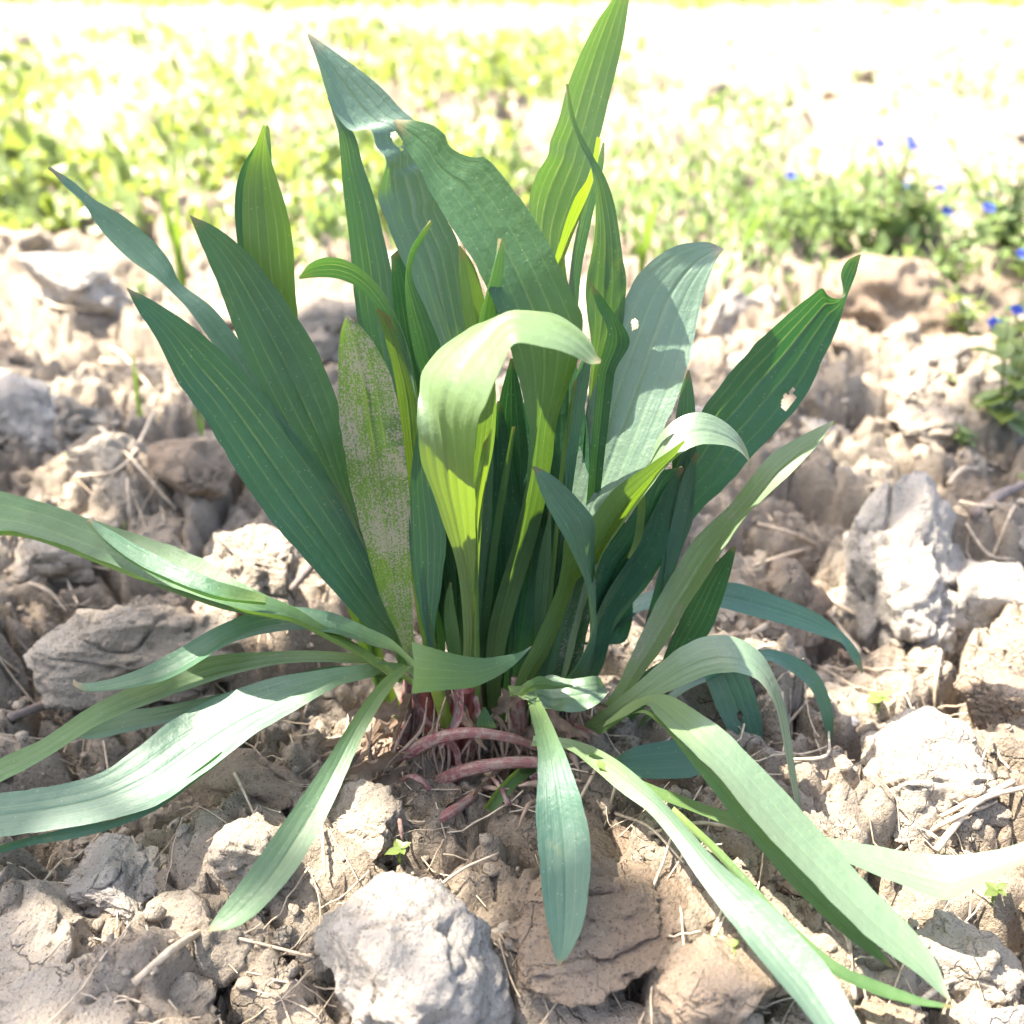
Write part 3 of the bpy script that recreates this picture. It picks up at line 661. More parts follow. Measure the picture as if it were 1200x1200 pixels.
lf([(900,640),(880,660),(862,665)],[(905,648),(890,668),(870,672)],Y=[3,2.5,2],hue=.0,base=False) if False else None
lf([(1012,786),(1006,764),(988,742),(955,717),(905,696),(862,683),(820,684),(775,690),(745,700),(718,722),(700,745)],
   [(1010,790),(998,772),(986,754),(965,746),(930,735),(882,722),(840,711),(800,706),(755,715),(728,734),(706,755)],
   Y=[1.5,2.2,2.6,2.6,2.4,2,1.4,.8],T=[0,-1,-1.5,-1.2,-.4],cup=.08,hue=.08,blue=.95,label='bluish leaf arching low to the right behind the plant')
lf([(972,887),(976,862),(976,832),(965,800),(944,777),(918,764),(890,761),(850,775),(800,800)],
   [(971,887),(968,862),(960,830),(948,805),(926,787),(905,775),(885,775),(850,790),(800,812)],
   Y=[.4,.8,1.2,1.2,1,.6,.2],T=[0,-.8,-1,-.5],cup=.1,hue=.1,blue=.85)
lf([(878,893),(858,865),(842,835),(828,800),(820,775),(790,770),(740,800)],
   [(884,893),(894,875),(892,842),(880,800),(862,775),(820,758),(760,790)],
   Y=[-.4,.2,.6,.8,.4,0],T=[.3,.8,.6,0],cup=.09,hue=.04,blue=1,holes=[(868,839,3,9,-.1)],label='dark bluish leaf drooping behind the arched right leaf')
lf([(930,1038),(941,1015),(944,990),(939,950),(931,895),(922,835),(910,795),(892,766),(866,749),(834,745),(800,757),(768,782),(725,818),(690,845),(660,866)],
   [(929,1039),(938,1018),(940,992),(934,950),(924,905),(916,860),(908,826),(890,798),(865,788),(836,790),(806,801),(772,816),(730,842),(705,860),(675,872)],
   Y=[-7.2,-6.6,-6.2,-5.6,-5,-4.6,-4.2,-3.8,-3.2,-2.6,-2,-1.2],T=[0,-.5,-.8,-1.2,-1.8,-1.6,-1,-.4,0],cup=.07,hue=.4,blue=.5,dust=.3,rib=1.7,n=130,gloss=0.9,label='arched leaf at right with a long hanging curled tip')
# --- front and ground leaves
lf([(830,868),(790,867),(745,875),(715,890),(690,880)],[(828,905),(800,912),(745,911),(715,897),(690,890)],Z=[2.0,2.2,2.5,2.8],T=[-.6],hue=.05,blue=.8,base=False,cup=.05)
lf([(1115,1174),(1094,1122),(1062,1080),(1022,1040),(985,1000),(950,962),(918,925),(884,890),(850,856),(815,832),(780,814),(745,820),(710,845)],
   [(1113,1174),(1076,1142),(1022,1102),(980,1062),(935,1016),(900,980),(870,945),(840,908),(805,875),(770,840),(757,826),(735,838),(700,855)],
   Z=[.6,1.4,2.1,2.8,3.6,4.6,5.6,6.2,5,3.5],T=[0,.3,.5,.4,0],cup=.10,hue=.5,blue=.35,rib=.6,base=False,gloss=0.9,label='long pale leaf lying down to the lower right corner')
lf([(1047,1134),(1024,1104),(982,1062),(938,1018),(902,982),(872,947),(842,910),(806,877),(775,850),(750,835),(710,850)],
   [(1045,1135),(1008,1110),(974,1082),(930,1040),(895,1000),(868,968),(838,930),(805,888),(775,850),(752,832),(705,860)],
   Z=[.4,1.0,1.6,2.2,3.0,4.0,4.8,5.2,3.2],T=[0,-.4,-.6,-.2],cup=.10,hue=.45,blue=.35,base=False,label='grey green leaf tucked beneath the long pale leaf')
lf([(880,976),(868,956),(830,944),(790,929),(755,916),(700,890)],[(878,980),(862,972),(830,958),(795,945),(755,928),(700,898)],Z=[1.6,2,2.4,2.6,3],hue=.8,blue=.1,base=False,cup=.1)
lf([(1250,962),(1202,986),(1160,998),(1120,1003),(1075,1000),(1030,992),(985,984),(950,975),(880,950)],[(1250,995),(1200,1013),(1160,1032),(1132,1046),(1108,1055),(1070,1042),(1030,1026),(985,1008),(950,995),(880,962)],
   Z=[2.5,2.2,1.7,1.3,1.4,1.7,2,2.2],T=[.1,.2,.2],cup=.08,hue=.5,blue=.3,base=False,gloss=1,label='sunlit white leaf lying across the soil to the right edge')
lf([(1030,1250),(1008,1200),(975,1140),(950,1110),(925,1082),(888,1048),(840,1008),(802,966),(776,938),(742,905),(705,880),(668,866),(625,862)],
   [(1000,1260),(970,1222),(940,1182),(900,1135),(850,1072),(820,1032),(790,988),(760,952),(730,930),(692,898),(664,878),(622,874)],
   Z=[2.0,2.2,2.5,2.9,3.3,3.6,3.8,3.6,3.2,2.6,1.6],T=[0,-.4,-.7,-.6,-.2],cup=.12,hue=.25,blue=.7,base=False,gloss=0.6,label='green leaf running down off the bottom edge at right')
lf([(1117,1178),(1080,1169),(1030,1150),(985,1130),(945,1098),(905,1060),(850,1000),(790,945)],[(1116,1182),(1070,1177),(1020,1163),(970,1138),(938,1105),(898,1066),(842,1006),(785,950)],Z=[.8,.9,1.1,1.4,1.8,2.2,2.8],hue=.5,blue=.1,base=False,cup=.2,label='very narrow curved leaf at the lower right')
lf([(653,1132),(644,1096),(636,1050),(631,1000),(628,955),(630,905),(629,872),(622,838),(616,812)],
   [(656,1132),(672,1110),(684,1080),(690,1040),(692,992),(684,948),(668,898),(654,864),(640,834),(628,812)],
   Z=[1.2,1.6,2.2,2.8,3.4,4.1,4.6,4.6,4.0],T=[0,.3,.4,.2],cup=.09,hue=.12,blue=.85,dust=.2,base=False,label='bluish leaf hanging straight down in front of the brown clod')
lf([(242,1090),(268,1052),(300,1010),(332,964),(370,910),(402,860),(430,818),(452,793),(474,779)],
   [(244,1092),(280,1085),(312,1060),(346,1020),(376,970),(402,915),(426,862),(446,826),(466,798),(482,782)],
   Z=[1.4,2.2,3,3.6,4.4,5,5.4,5.2],T=[0,-.4,-.5,-.2],cup=.16,hue=.5,blue=.45,base=False,gloss=0.3,label='leaf reaching down to the lower left with a straw at its tip')
lf([(-60,940),(0,930),(60,921),(115,906),(160,878),(205,843),(255,815),(320,795),(372,786),(420,779),(468,777),(500,795)],
   [(-60,990),(0,981),(60,973),(130,960),(190,940),(240,905),(290,866),(340,836),(392,806),(430,795),(468,786),(500,803)],
   Z=[1.6,1.8,2.2,2.8,3.4,4.2,5,5.2,4.5],T=[-.6,-.8,-.6,-.3],cup=.05,hue=.2,blue=.75,base=False,gloss=.1,label='widest left leaf lying low to the left edge with soft sun patches')
lf([(-30,1000),(20,985),(80,970),(140,958),(200,925),(260,880)],[(-30,1010),(30,992),(90,982),(140,968),(190,945),(260,892)],Z=[1.0,1.2,1.6,2.4,3.4],T=[-.4],hue=.1,blue=.5,base=False)
lf([(-30,905),(0,888),(50,865),(110,826),(165,800),(205,783),(245,770),(300,764),(360,762),(420,766),(448,772),(490,800)],
   [(-30,930),(0,917),(58,885),(120,847),(180,822),(225,806),(270,792),(320,780),(370,776),(420,778),(448,780),(490,808)],
   Z=[2.2,2.6,3.2,4,4.6,5,5.2,5,4.4],T=[.2],cup=.16,hue=.55,blue=.1,base=False,ab=False,label='thin green leaf crossing down to the left edge')
lf([(82,862),(100,850),(130,836),(190,828),(250,815),(300,803),(345,790),(400,780),(470,790)],[(83,864),(110,866),(150,858),(200,846),(250,832),(300,812),(350,799),(402,788),(470,800)],Z=[2.0,2.2,2.6,3.4,4.2,4.8,4.4],hue=.25,blue=.5,base=False,cup=.16)
lf([(86,795),(92,800),(120,798),(160,786),(200,766),(235,745),(268,728),(305,714),(345,711),(390,718),(430,735),(462,752),(500,790)],
   [(85,803),(100,810),(140,808),(190,798),(230,778),(262,758),(300,745),(345,738),(380,740),(412,748),(440,758),(466,766),(500,800)],
   Z=[4.5,4.8,5.4,6.2,6.8,7.0,6.6,5.6,4.4],T=[.2,-.3,-.3,0],cup=.20,hue=.28,blue=.6,base=False,label='arched leaf at left with a small hooked tip')
lf([(-50,562),(0,576),(55,590),(110,609),(170,627),(230,650),(270,674),(305,693),(345,711),(385,735),(425,758),(470,790)],
   [(-50,630),(0,622),(40,628),(80,641),(132,662),(182,682),(240,702),(290,716),(345,725),(390,748),(430,772),(470,800)],
   Z=[8.5,8.8,9,9,8.8,8.4,7.6,6.2,4.8],T=[.3,.6,.6,.2],cup=.22,hue=.38,blue=.1,dust=.15,base=False,label='long leaf leaving the left edge halfway up')
lf([(104,607),(130,622),(170,643),(215,664),(260,682),(312,698)],[(105,609),(125,634),(160,660),(205,681),(255,699),(312,706)],Z=[9.6,9.7,9.6,9.2,8.2],T=[.2],hue=.12,blue=.3,base=False,cup=.3)
# torn pale flap and folded leaf in front of the crown
lf([(622,757),(610,764),(592,768),(565,771),(540,768),(512,761),(483,752)],[(623,758),(608,774),(594,786),(575,797),(552,806),(520,809),(482,813)],Y=[-2.5,-3.5,-5,-6.5,-7.6],T=[0,-.6,-1.2],hue=.38,blue=.9,base=False,cup=.06,ab=True,rib=.3,label='torn pale leaf stump sticking out towards the viewer')
lf([(712,809),(700,795),(680,793),(660,797),(640,790),(625,790),(612,800),(596,806)],[(713,811),(702,824),(688,831),(668,835),(645,831),(625,822),(610,815),(596,814)],Y=[-3,-3.4,-3.4,-3,-2.6],T=[0,-1.5,-2,-1],hue=.45,blue=.4,base=False,cup=.12,wav=.08,gloss=0.6,label='small folded leaf in front of the crown')
lf([(671,803),(650,799),(634,792),(620,798),(608,812)],[(673,804),(655,807),(640,808),(626,808),(612,816)],Y=[-3.8,-3.8,-3.4],hue=.5,blue=.3,base=False,cup=.1,ab=True)
lf([(566,829),(559,845),(558,857)],[(569,829),(579,846),(582,853)],Y=[-3.2,-3.2],hue=.3,blue=.4,base=False,n=26)

# --- purple leaf bases, petioles and roots at the crown
def P(lst, Y): 
    return [atY(x, y, (Y[i] if hasattr(Y, '__len__') else Y) / 100) for i, (x, y) in enumerate(lst)]
def pet(lst, Y, rpx, mat, **k):
    pts = P(lst, Y); return tube('petiole', pts, [r * (.27 if mat == 'petiole' else .42) / FPX for r in rpx], mat, plant, 12, .12, k.get('seed', 3), n=40)
pet([(462,893),(482,880),(510,866),(545,859),(580,861),(610,868),(640,880)], [-2.4,-2.8,-3.2,-3.4,-3.4,-3.2,-2.8], [7,15,13,11,10,9,8], 'petiole')
pet([(498,928),(520,914),(545,903),(575,896),(605,893),(645,894)], [-2.6,-3.2,-3.6,-3.8,-3.8,-3.6], [9,16,15,13,12,11], 'petiole', seed=8)
pet([(490,975),(505,966),(525,954),(548,938),(575,915)], [-4.8,-5.6,-5.5,-4.6,-3.4], [5,13,13,10,6], 'petiole', seed=12)
lf([(566,948),(580,928),(600,906),(628,888)],[(576,954),(594,934),(612,916),(636,900)],Y=[-5.6,-5.2,-4.4,-3],hue=.7,blue=0,base=False,cup=.35)
pet([(526,905),(530,870),(535,840),(545,805)], [-1.2]*4, [14,14,12,11], 'redpet')
pet([(512,900),(508,860),(500,825),(494,790)], [-.8]*4, [12,11,10,9], 'redpet')
pet([(536,900),(548,860),(552,820),(556,790)], [-1.0]*4, [10,11,11,10], 'redpet')
pet([(525,850),(516,820),(508,795)], [-1.6]*3, [9,9,8], 'yelpet')
pet([(690,868),(720,838),(760,800)], [-1.6,-1.8,-2.0], [16,18,16], 'yelpet') if False else None
for k in range(9):
    x = random.uniform(470, 615); y = random.uniform(885, 925); Yd = random.uniform(-1.3, -.5)
    dx = (x - 560) * random.uniform(.1, .5)
    pet([(x + dx * .6, y), (x + dx * .3 + random.uniform(-5, 5), y - 28), (x - dx * .1, y - 60), (x - dx * .3, y - 120)], [Yd - .3, Yd, Yd + .3, Yd + .8], [6, random.uniform(13, 19), random.uniform(10, 14), 7], 'petiole', seed=30 + k)
for k in range(80):
    x0 = random.uniform(425, 680); y0 = random.uniform(815, 900)
    x1 = x0 + random.uniform(-45, 45) + (-20 if x0 < 520 else 15); y1 = y0 + random.uniform(70, 150)
    Yf = random.uniform(-2.8, -.6)
    pts = P([(x0, y0), (x0 + (x1 - x0) * .3 + random.uniform(-10, 10), y0 + 40), (x0 + (x1 - x0) * .7 + random.uniform(-12, 12), y0 + 80), (x1, y1)], [Yf + .6, Yf, Yf - .4, Yf - .8])
    for q in pts: q[2] = max(q[2], gh(q[0], q[1]) + .0005)
    tube('fibrous_root', pts, [.0002, random.uniform(.0005, .0012), random.uniform(.0003, .0007), .0001], 'root', plant, 5, .3, k, n=22)
# dry leaf-base scraps round the crown
for k in range(26):
    x = random.uniform(440, 680); y = random.uniform(835, 975); q = onground(x, y, .004)
    a = random.uniform(0, 6.28); l_ = random.uniform(.008, .02)
    pts = [q, q + np.array([math.cos(a) * l_ * .5, math.sin(a) * l_ * .5, random.uniform(0, .006)]), q + np.array([math.cos(a) * l_, math.sin(a) * l_, random.uniform(-.002, .006)])]
    tube('dry_sheath', pts, [.0012, random.uniform(.001, .002), .0004], 'root' if k % 3 else 'petiole', plant, 6, .5, k, n=10)

for k in range(64):
    x = random.uniform(445, 690); y = random.uniform(800, 935); l_ = random.uniform(40, 110); w_ = random.uniform(5, 13); a = random.uniform(-.9, .9) + (x - 570) / 200
    x1, y1 = x + l_ * math.sin(a), y + l_ * math.cos(a) * .8
    Yd = random.uniform(-2.6, -.4) - max(0, y - 860) * .035; nx, ny = math.cos(a) * w_ / 2, -math.sin(a) * w_ / 2
    mx_, my_ = (x + x1) / 2 + random.uniform(-12, 12), (y + y1) / 2
    o = leaf(plant, [(x1 - nx * .2, y1 - ny * .2), (mx_ - nx, my_ - ny), (x - nx, y - ny)], [(x1 + nx * .2, y1 + ny * .2), (mx_ + nx, my_ + ny), (x + nx, y + ny)], Y=[Yd - 1.2, Yd - .3, Yd], T=[random.uniform(-.5, .5)], cup=.25, base=False, n=18, wav=.12, name='dry_sheath')
    o.data.materials[0] = M['sheath'] if k % 4 else M['petiole']
# ------------------------------------------------------------------ straws and twigs
STRAW = [
 ((123,530),(165,567),(207,603),1.2),((187,510),(150,585),(98,600),1.1),((148,540),(152,580),(155,622),.9),((72,632),(82,690),(92,712),1.0),
 ((0,805),(45,783),(95,765),1.0),((20,480),(80,440),(150,424),.9),((120,430),(150,438),(182,433),1.2),((100,392),(140,420),(180,460),1.0),
 ((90,395),(120,402),(150,418),.9),((35,690),(60,705),(80,724),1.1),((20,668),(70,672),(130,676),1.0),((0,632),(25,640),(45,632),1.3),
 ((160,1160),(205,1128),(250,1092),2.2),((200,1106),(250,1108),(370,1133),1.0),((300,1116),(335,1122),(368,1130),1.0),((270,905),(282,930),(300,965),1.0),
 ((500,1060),(540,1035),(585,1008),.9),((378,960),(380,1000),(382,1035),1.0),((815,1195),(832,1120),(846,1070),1.1),((1095,1003),(1140,955),(1200,930),1.8),
 ((1050,992),(1110,975),(1160,950),1.4),((1060,1195),(1110,1165),(1150,1148),1.4),((1005,775),(940,690),(900,610),1.2),((955,636),(925,634),(885,632),1.2),
 ((950,660),(905,660),(880,670),1.0),((985,730),(970,700),(930,690),1.0),((880,750),(950,745),(1010,730),1.6),((1060,700),(1064,660),(1066,640),2.2),
 ((1200,590),(1150,605),(1120,612),1.5),((1190,600),(1175,640),(1160,660),.8),((1110,575),(1125,560),(1145,555),1.3),((960,800),(940,815),(900,870),.9),
 ((920,915),(965,900),(970,865),.9),((840,930),(880,950),(930,1000),1.0),((760,985),(820,990),(880,985),1.1),((1000,1180),(985,1100),(960,1080),1.5),
 ((40,360),(70,375),(110,378),1.2),((0,520),(40,500),(90,510),1.0),((230,470),(210,430),(190,415),.8),((1185,925),(1140,950),(1100,965),1.6),
 ((1080,690),(1100,720),(1125,750),1.0),((1130,620),(1160,640),(1190,650),.9),((1100,770),(1095,800),(1098,825),1.2),((180,1150),(230,1125),(300,1110),.8),
 ((720,960),(760,985),(800,1020),.9),((700,905),(690,930),(670,960),1.0),((760,890),(730,915),(715,950),1.2),((830,870),(860,905),(890,930),1.0)]
STRL = ['bleached dry straw crossing another on the left soil','pale straw slanting down left over the crossed pair','short upright straw below the crossed pair','straw standing in the hollow under the left edge leaf']
for k, (a, b, c, r) in enumerate(STRAW):
    pts = [onground(*a, .004), onground(*b, .007), onground(*c, .004)]
    d = np.linalg.norm(pts[1] - np.array([0, CAM_Y, CAM_H])); pts = [np.array(p) for p in pts]
    base = Vector(pts[0]); o = tube('dry_straw', [p - pts[0] for p in pts], [r * 2.2 * d / FPX, r * 2.0 * d / FPX, r * 1.3 * d / FPX], 'straw', None, 7, .18, k, n=16)
    o.location = base
    side = 'left' if a[0] < 480 else 'right'
    if k == 12: tag(o, 'thick white straw touching the tip of the lower left leaf', 'straw')
    elif k == 27: tag(o, 'white stub of straw standing on the tall grey clod', 'straw')
    elif k == 19: tag(o, 'thick pale straw above the white leaf at the right edge', 'straw')
    else: tag(o, f'thin bleached straw lying on the cloddy soil {side} of the plant', 'straw', f'dry straws on the {side} side')
pts = [onground(343, 712, .012), onground(370, 694, .02), onground(394, 680, .022)]
o = tube('twig', [p - pts[0] for p in pts], [.0021, .0024, .0028], 'twig', None, 8, .25, 4, n=16); o.location = Vector(pts[0]); tag(o, 'dark brown twig behind the arched left leaf', 'twig')
pts = [onground(15, 852, .006), onground(60, 838, .01), onground(130, 805, .008)]
o = tube('twig', [p - pts[0] for p in pts], [.0022, .0026, .002], 'twig', None, 8, .25, 5, n=16); o.location = Vector(pts[0]); tag(o, 'grey brown twig lying under the thin leaf at the left edge', 'twig')
pts = [onground(1140, 610, .01), onground(1170, 603, .012), onground(1210, 592, .01)]
o = tube('twig', [p - pts[0] for p in pts], [.003, .0036, .0032], 'twig', None, 8, .25, 6, n=16); o.location = Vector(pts[0]); tag(o, 'grey twig on the soil at the right edge', 'twig')
# fine litter of dry roots and straw bits, past counting
def litter():
    r = np.random.default_rng(9); Vs = []; Fs = []; n = 0
    for _ in range(1500):
        y = r.uniform(-.24, .75); x = r.uniform(-.62, .62) * (y - CAM_Y); l_ = r.uniform(.008, .045); a = r.uniform(0, math.pi)
        t = np.linspace(-.5, .5, 7); bend = r.uniform(-.3, .3)
        px = x + l_ * (t * math.cos(a) - bend * t * t * math.sin(a)); py = y + l_ * (t * math.sin(a) + bend * t * t * math.cos(a))
        pz = ground_h(px, py); pz = np.linspace(pz[0], pz[-1], 7) * .7 + pz * .3 + r.uniform(.001, .006)
        rad = r.uniform(.0002, .0006); C = np.stack([px, py, pz], 1); sd = np.array([-math.sin(a), math.cos(a), 0]); up = np.array([0, 0, 1.])
        V = np.concatenate([C + sd * rad, C + up * rad, C - sd * rad, C - up * rad * .4])
        for q in range(4):
            A = q * 7; B = ((q + 1) % 4) * 7
            Fs.append(np.array([[A + i, A + i + 1, B + i + 1, B + i] for i in range(6)]) + n)
        Vs.append(V); n += 28
    o = link('dry_litter', mesh('dry_litter', np.concatenate(Vs), np.concatenate(Fs)), M['straw']); tag(o, 'fine bits of dry root and straw littering the soil', 'litter', None, 'stuff')
litter()
# snail shell
q = onground(998, 850, .002); v, f = ICO[3]
o = link('snail_shell', mesh('snail_shell', v * np.array([.0032, .0026, .0026]) * (1 + .12 * np.sin(3 * np.arctan2(v[:, 1], v[:, 0]) + 6 * v[:, 2]))[:, None], f), M['white'], None, q); tag(o, 'tiny white snail shell on dark soil right of the leaves', 'snail shell')

# ------------------------------------------------------------------ small plants
def oval(name, l, wd, bend=.15, seg=8, fold=.12):
    t = np.linspace(0, 1, seg); w_ = wd * np.sin(np.pi * np.clip(t, .02, .99) ** .8) + wd * .04
    V = []
    for i in range(seg):
        for s in (-1, -.5, 0, .5, 1):
            V.append((s * w_[i] / 2, t[i] * l, -bend * l * t[i] ** 2 + fold * wd * abs(s)))
    idx = np.arange(seg * 5).reshape(seg, 5)
    F = np.stack([idx[:-1, :-1], idx[:-1, 1:], idx[1:, 1:], idx[1:, :-1]], -1).reshape(-1, 4)
    return mesh(name, np.array(V), F)
LEAFM = {k: oval('weed_leaf', 1, .62, .2) for k in ('weed', 'weed2')}
for k in LEAFM: LEAFM[k].materials.append(M[k])
PETM = oval('petal', 1, .8, .05, 6); PETM.materials.append(M['petal'])
ev, ef = ICO[2]; EYEM = mesh('flower_eye', ev * np.array([1, 1, .5]), ef); EYEM.materials.append(M['eye'])
def orient(o, loc, az, pit, s):
    o.location = loc; o.scale = (s, s, s); o.rotation_euler = (pit, 0, az)
def seedling(px, py, h, label):
    q = onground(px, py); e = empty('seedling', tuple(q)); tag(e, label, 'seedling')
    tube('stem', [q, q + [0, 0, h * .5], q + [.001, 0, h]], [.0006, .0005], 'grass', e, 6, n=8)
    for k in range(4):
        o = link('seed_leaf', LEAFM['weed'], None, e); orient(o, (0.0007, 0, h * (.75 + .08 * k)), k * math.pi / 2 + .4, .25 + .2 * (k > 1), h * (.85 if k < 2 else .6))
seedling(470, 1028, .008, 'tiny light green seedling between the big bottom clod and the leaf bases')
seedling(848, 1128, .008, 'tiny green seedling left of the lowest right leaf')
seedling(1025, 845, .011, 'tiny seedling with white-edged leaves beside the snail shell')
seedling(1162, 1058, .008, 'tiny seedling under the white leaf near the right edge')
seedling(90, 545, .010, 'tiny pale seedling in the sun near the left edge')
def tuft(px, py, n, h, label, spread=.25):
    q = onground(px, py); e = empty('grass_tuft', tuple(q)); tag(e, label, 'grass')
    for k in range(n):
        a = random.uniform(0, 6.28); s = random.uniform(.3, 1) * spread; hh = h * random.uniform(.6, 1)
        A = np.array([q + [math.cos(a) * s * hh * t ** 1.8, math.sin(a) * s * hh * t ** 1.8, hh * t] for t in np.linspace(0, 1, 6)])
        wd = hh * .035 * np.array([1, 1, .95, .8, .5, .05]); sd = np.array([math.cos(a + 1.2), math.sin(a + 1.2), 0])
        V = np.concatenate([A - sd * wd[:, None], A + sd * wd[:, None]]) - q
        F = np.array([[i, i + 1, i + 7, i + 6] for i in range(5)])
        link('grass_blade', mesh('grass_blade', V, F), M['grass'], e)
tuft(165, 490, 2, .062, 'single bright green grass blade standing left of the plant', .12)
tuft(243, 550, 4, .04, 'small green grass sprout beside the long left leaf', .35)
tuft(215, 335, 9, .13, 'pale grass tuft behind the left leaves', .35)
tuft(255, 320, 7, .11, 'second pale grass tuft close to the upright left leaf', .3)
tuft(750, 335, 10, .12, 'green grass tuft behind the thin curling leaf', .3)
tuft(870, 330, 8, .08, 'low grass tuft behind the pale background clod', .5)
tuft(140, 600, 3, .02, 'short grass shoots under the crossed straws', .3)

def flower(e, q, loc, s):
    fl = link('flower', EYEM, None, e); orient(fl, loc, 0, .6, s * .10)
    for k in range(5):
        p = link('petal', PETM, None, fl); p.location = (0, 0, 0); p.rotation_euler = (.12, 0, k * 2 * math.pi / 5); p.scale = (5.4,) * 3
def weed(px, py, h, nst, label, flowers=(), mat='weed2', lsize=.024, spread=.5, seed=0, gap=.029):
    r = random.Random(seed * 17 + 3)
    q = onground(px, py); e = empty('flowering_weed' if flowers else 'leafy_weed', tuple(q))
    tag(e, label, 'weed')
    tips = [atY(fx, fy, q[1] + r.uniform(-.06, .02)) for fx, fy in flowers]
    for s in range(nst + len(tips)):
        a = r.uniform(0, 6.28); l_ = h * r.uniform(.6, 1.05); sp = spread * r.uniform(.2, 1)
        if s < len(tips):
            d = tips[s] - q; pts = [q + d * np.array([t, t, t ** .8]) for t in (0, .35, .7, 1)]; l_ = np.linalg.norm(d)
        else:
            pts = [q + np.array([math.cos(a) * sp * l_ * t, math.sin(a) * sp * l_ * t, l_ * (t - .25 * sp * t * t)]) for t in (0, .35, .7, 1)]
        tube('stem', pts, [.0014, .0012, .0008], 'weedstem', e, 5, n=8)
        C = resample(np.array(pts) - q, 40); nl = int(2 + l_ / gap)
        for k in range(nl):
            t = .12 + .85 * k / nl; c = C[int(t * 39)]
            for sd in (0, math.pi):
                o = link('weed_leaf', LEAFM[mat], None, e)
                orient(o, tuple(c), k * 1.57 + sd + r.uniform(-.6, .6), r.uniform(-.3, .75), lsize * r.uniform(.6, 1.15) * (1 - .3 * t))
        if s < len(tips):
            flower(e, q, tuple(C[-1] + np.array([0, -.004, .003])), r.uniform(.012, .016))
W = [
 (1035,300,.16,5,'blue flowered weed standing on the brown upright clod',[(1030,172),(1065,166),(1068,174)]),
 (1075,290,.14,5,'blue flowered weed just right of the brown clod with one deep blue flower',[(1060,220),(1100,223)]),
 (1135,310,.12,4,'blue flowered weed near the right edge with one low dark blue flower',[(1137,292),(1108,250)]),
 (1175,300,.16,6,'blue flowered weed tallest at the right edge',[(1158,230),(1156,246)]),
 (985,290,.11,4,'low weed with one pale blue flower left of the brown clod',[(925,208)]),
 (930,295,.12,6,'leafy weed without open flowers behind the pale clod',[]),
 (1215,470,.07,3,'yellow green weed hanging in at the right edge with two small blue flowers',[(1188,366),(1162,382)])]
for k, (px, py, h, ns, lab, fl) in enumerate(W):
    weed(px, py, h, ns + 2, lab, fl, 'weed' if k == 6 else 'weed2', .026 if k != 6 else .024, .7, k)
weed(1168, 500, .09, 4, 'bright yellow green weed with big round leaves at the right edge', (), 'weed', .034, .5, 21, .026)
weed(1205, 590, .05, 3, 'yellow green leaves poking in at the right edge above the grey twig', (), 'weed', .026, .5, 22)
weed(1130, 395, .07, 4, 'loose leafy sprig on the soil between the brown clod and the right edge', (), 'weed', .026, .6, 26)
weed(1110, 345, .09, 5, 'leafy sprig trailing over the brown bank below the blue flowers', (), 'weed2', .024, .8, 31)
weed(1195, 350, .11, 6, 'tall leafy sprig at the right edge above the bright round-leaved weed', [(1196, 300)], 'weed2', .026, .7, 32)
weed(1180, 420, .08, 4, 'leafy sprig behind the bright round-leaved weed', (), 'weed2', .026, .6, 27)
weed(165, 345, .04, 2, 'small round-leaved weed on top of the white background clod', (), 'weed', .020, .5, 23)
weed(1105, 450, .02, 3, 'tiny weed on the open soil right of the dark leaf', (), 'weed2', .012, .6, 24, .01)
weed(1130, 520, .02, 3, 'tiny weed on the open soil above the tall grey clod', (), 'weed2', .012, .6, 25, .01)

# ground cover behind: nobody could count the leaves
def cover(name, label, mat, spots, lsize, hgt, per, seed):
    r = np.random.default_rng(seed); Vs = []; Fs = []; n = 0
    hexa = np.array([(0, 0, 0), (.30, .35, .05), (.24, .75, .02), (0, 1, -.08), (-.24, .75, .02), (-.30, .35, .05)])
    for (x, y, rad, hm) in spots:
        k = int(per * (rad / .1) ** 2)
        for _ in range(k):
            rr = rad * math.sqrt(r.random()); th = r.uniform(0, 6.28); px, py = x + rr * math.cos(th), y + rr * math.sin(th)
            top = hgt * hm * (1 - .6 * (rr / rad) ** 2)
            pz = top * r.random() ** .7; s = lsize * r.uniform(.6, 1.3)
            az = r.uniform(0, 6.28); pt = r.uniform(-.2, .9)
            q = hexa * s; c, sn = math.cos(pt), math.sin(pt)
            q = np.stack([q[:, 0], q[:, 1] * c - q[:, 2] * sn, q[:, 1] * sn + q[:, 2] * c], 1); c, sn = math.cos(az), math.sin(az)
            q = np.stack([q[:, 0] * c - q[:, 1] * sn, q[:, 0] * sn + q[:, 1] * c, q[:, 2]], 1)
            Vs.append(q + [px, py, pz]); Fs.append(np.array([[0, 1, 2, 3], [0, 3, 4, 5]]) + n); n += 6
    V = np.concatenate(Vs); V[:, 2] += ground_h(V[:, 0], V[:, 1])
    o = link(name, mesh(name, V, np.concatenate(Fs), False), M[mat]); tag(o, label, 'ground cover', None, 'stuff')
def spots(n, f, rad, seed):
    r = random.Random(seed); out = []
    while len(out) < n:
        px, py = f(r); p = onground(px, py); out.append((p[0], p[1], rad * r.uniform(.6, 1.4) * (.6 + .4 * (p[1] + .4)), r.uniform(.5, 1.3)))
    return out
left = lambda r: (r.uniform(-60, 640), r.triangular(90, 300, 215))
cover('green_weeds', 'bright yellow green weeds covering the ground behind at left', 'weed', spots(50, left, .085, 1), .029, .09, 26, 1)
far = lambda r: (r.uniform(-60, 700), r.uniform(50, 130))
cover('sparse_weeds', 'sparse sunlit weeds far behind at left', 'weed', spots(30, far, .09, 2), .03, .08, 16, 2)
mid = lambda r: (r.uniform(350, 980), r.triangular(150, 320, 265))
thin = lambda r: (r.uniform(640, 1260), r.uniform(15, 150))
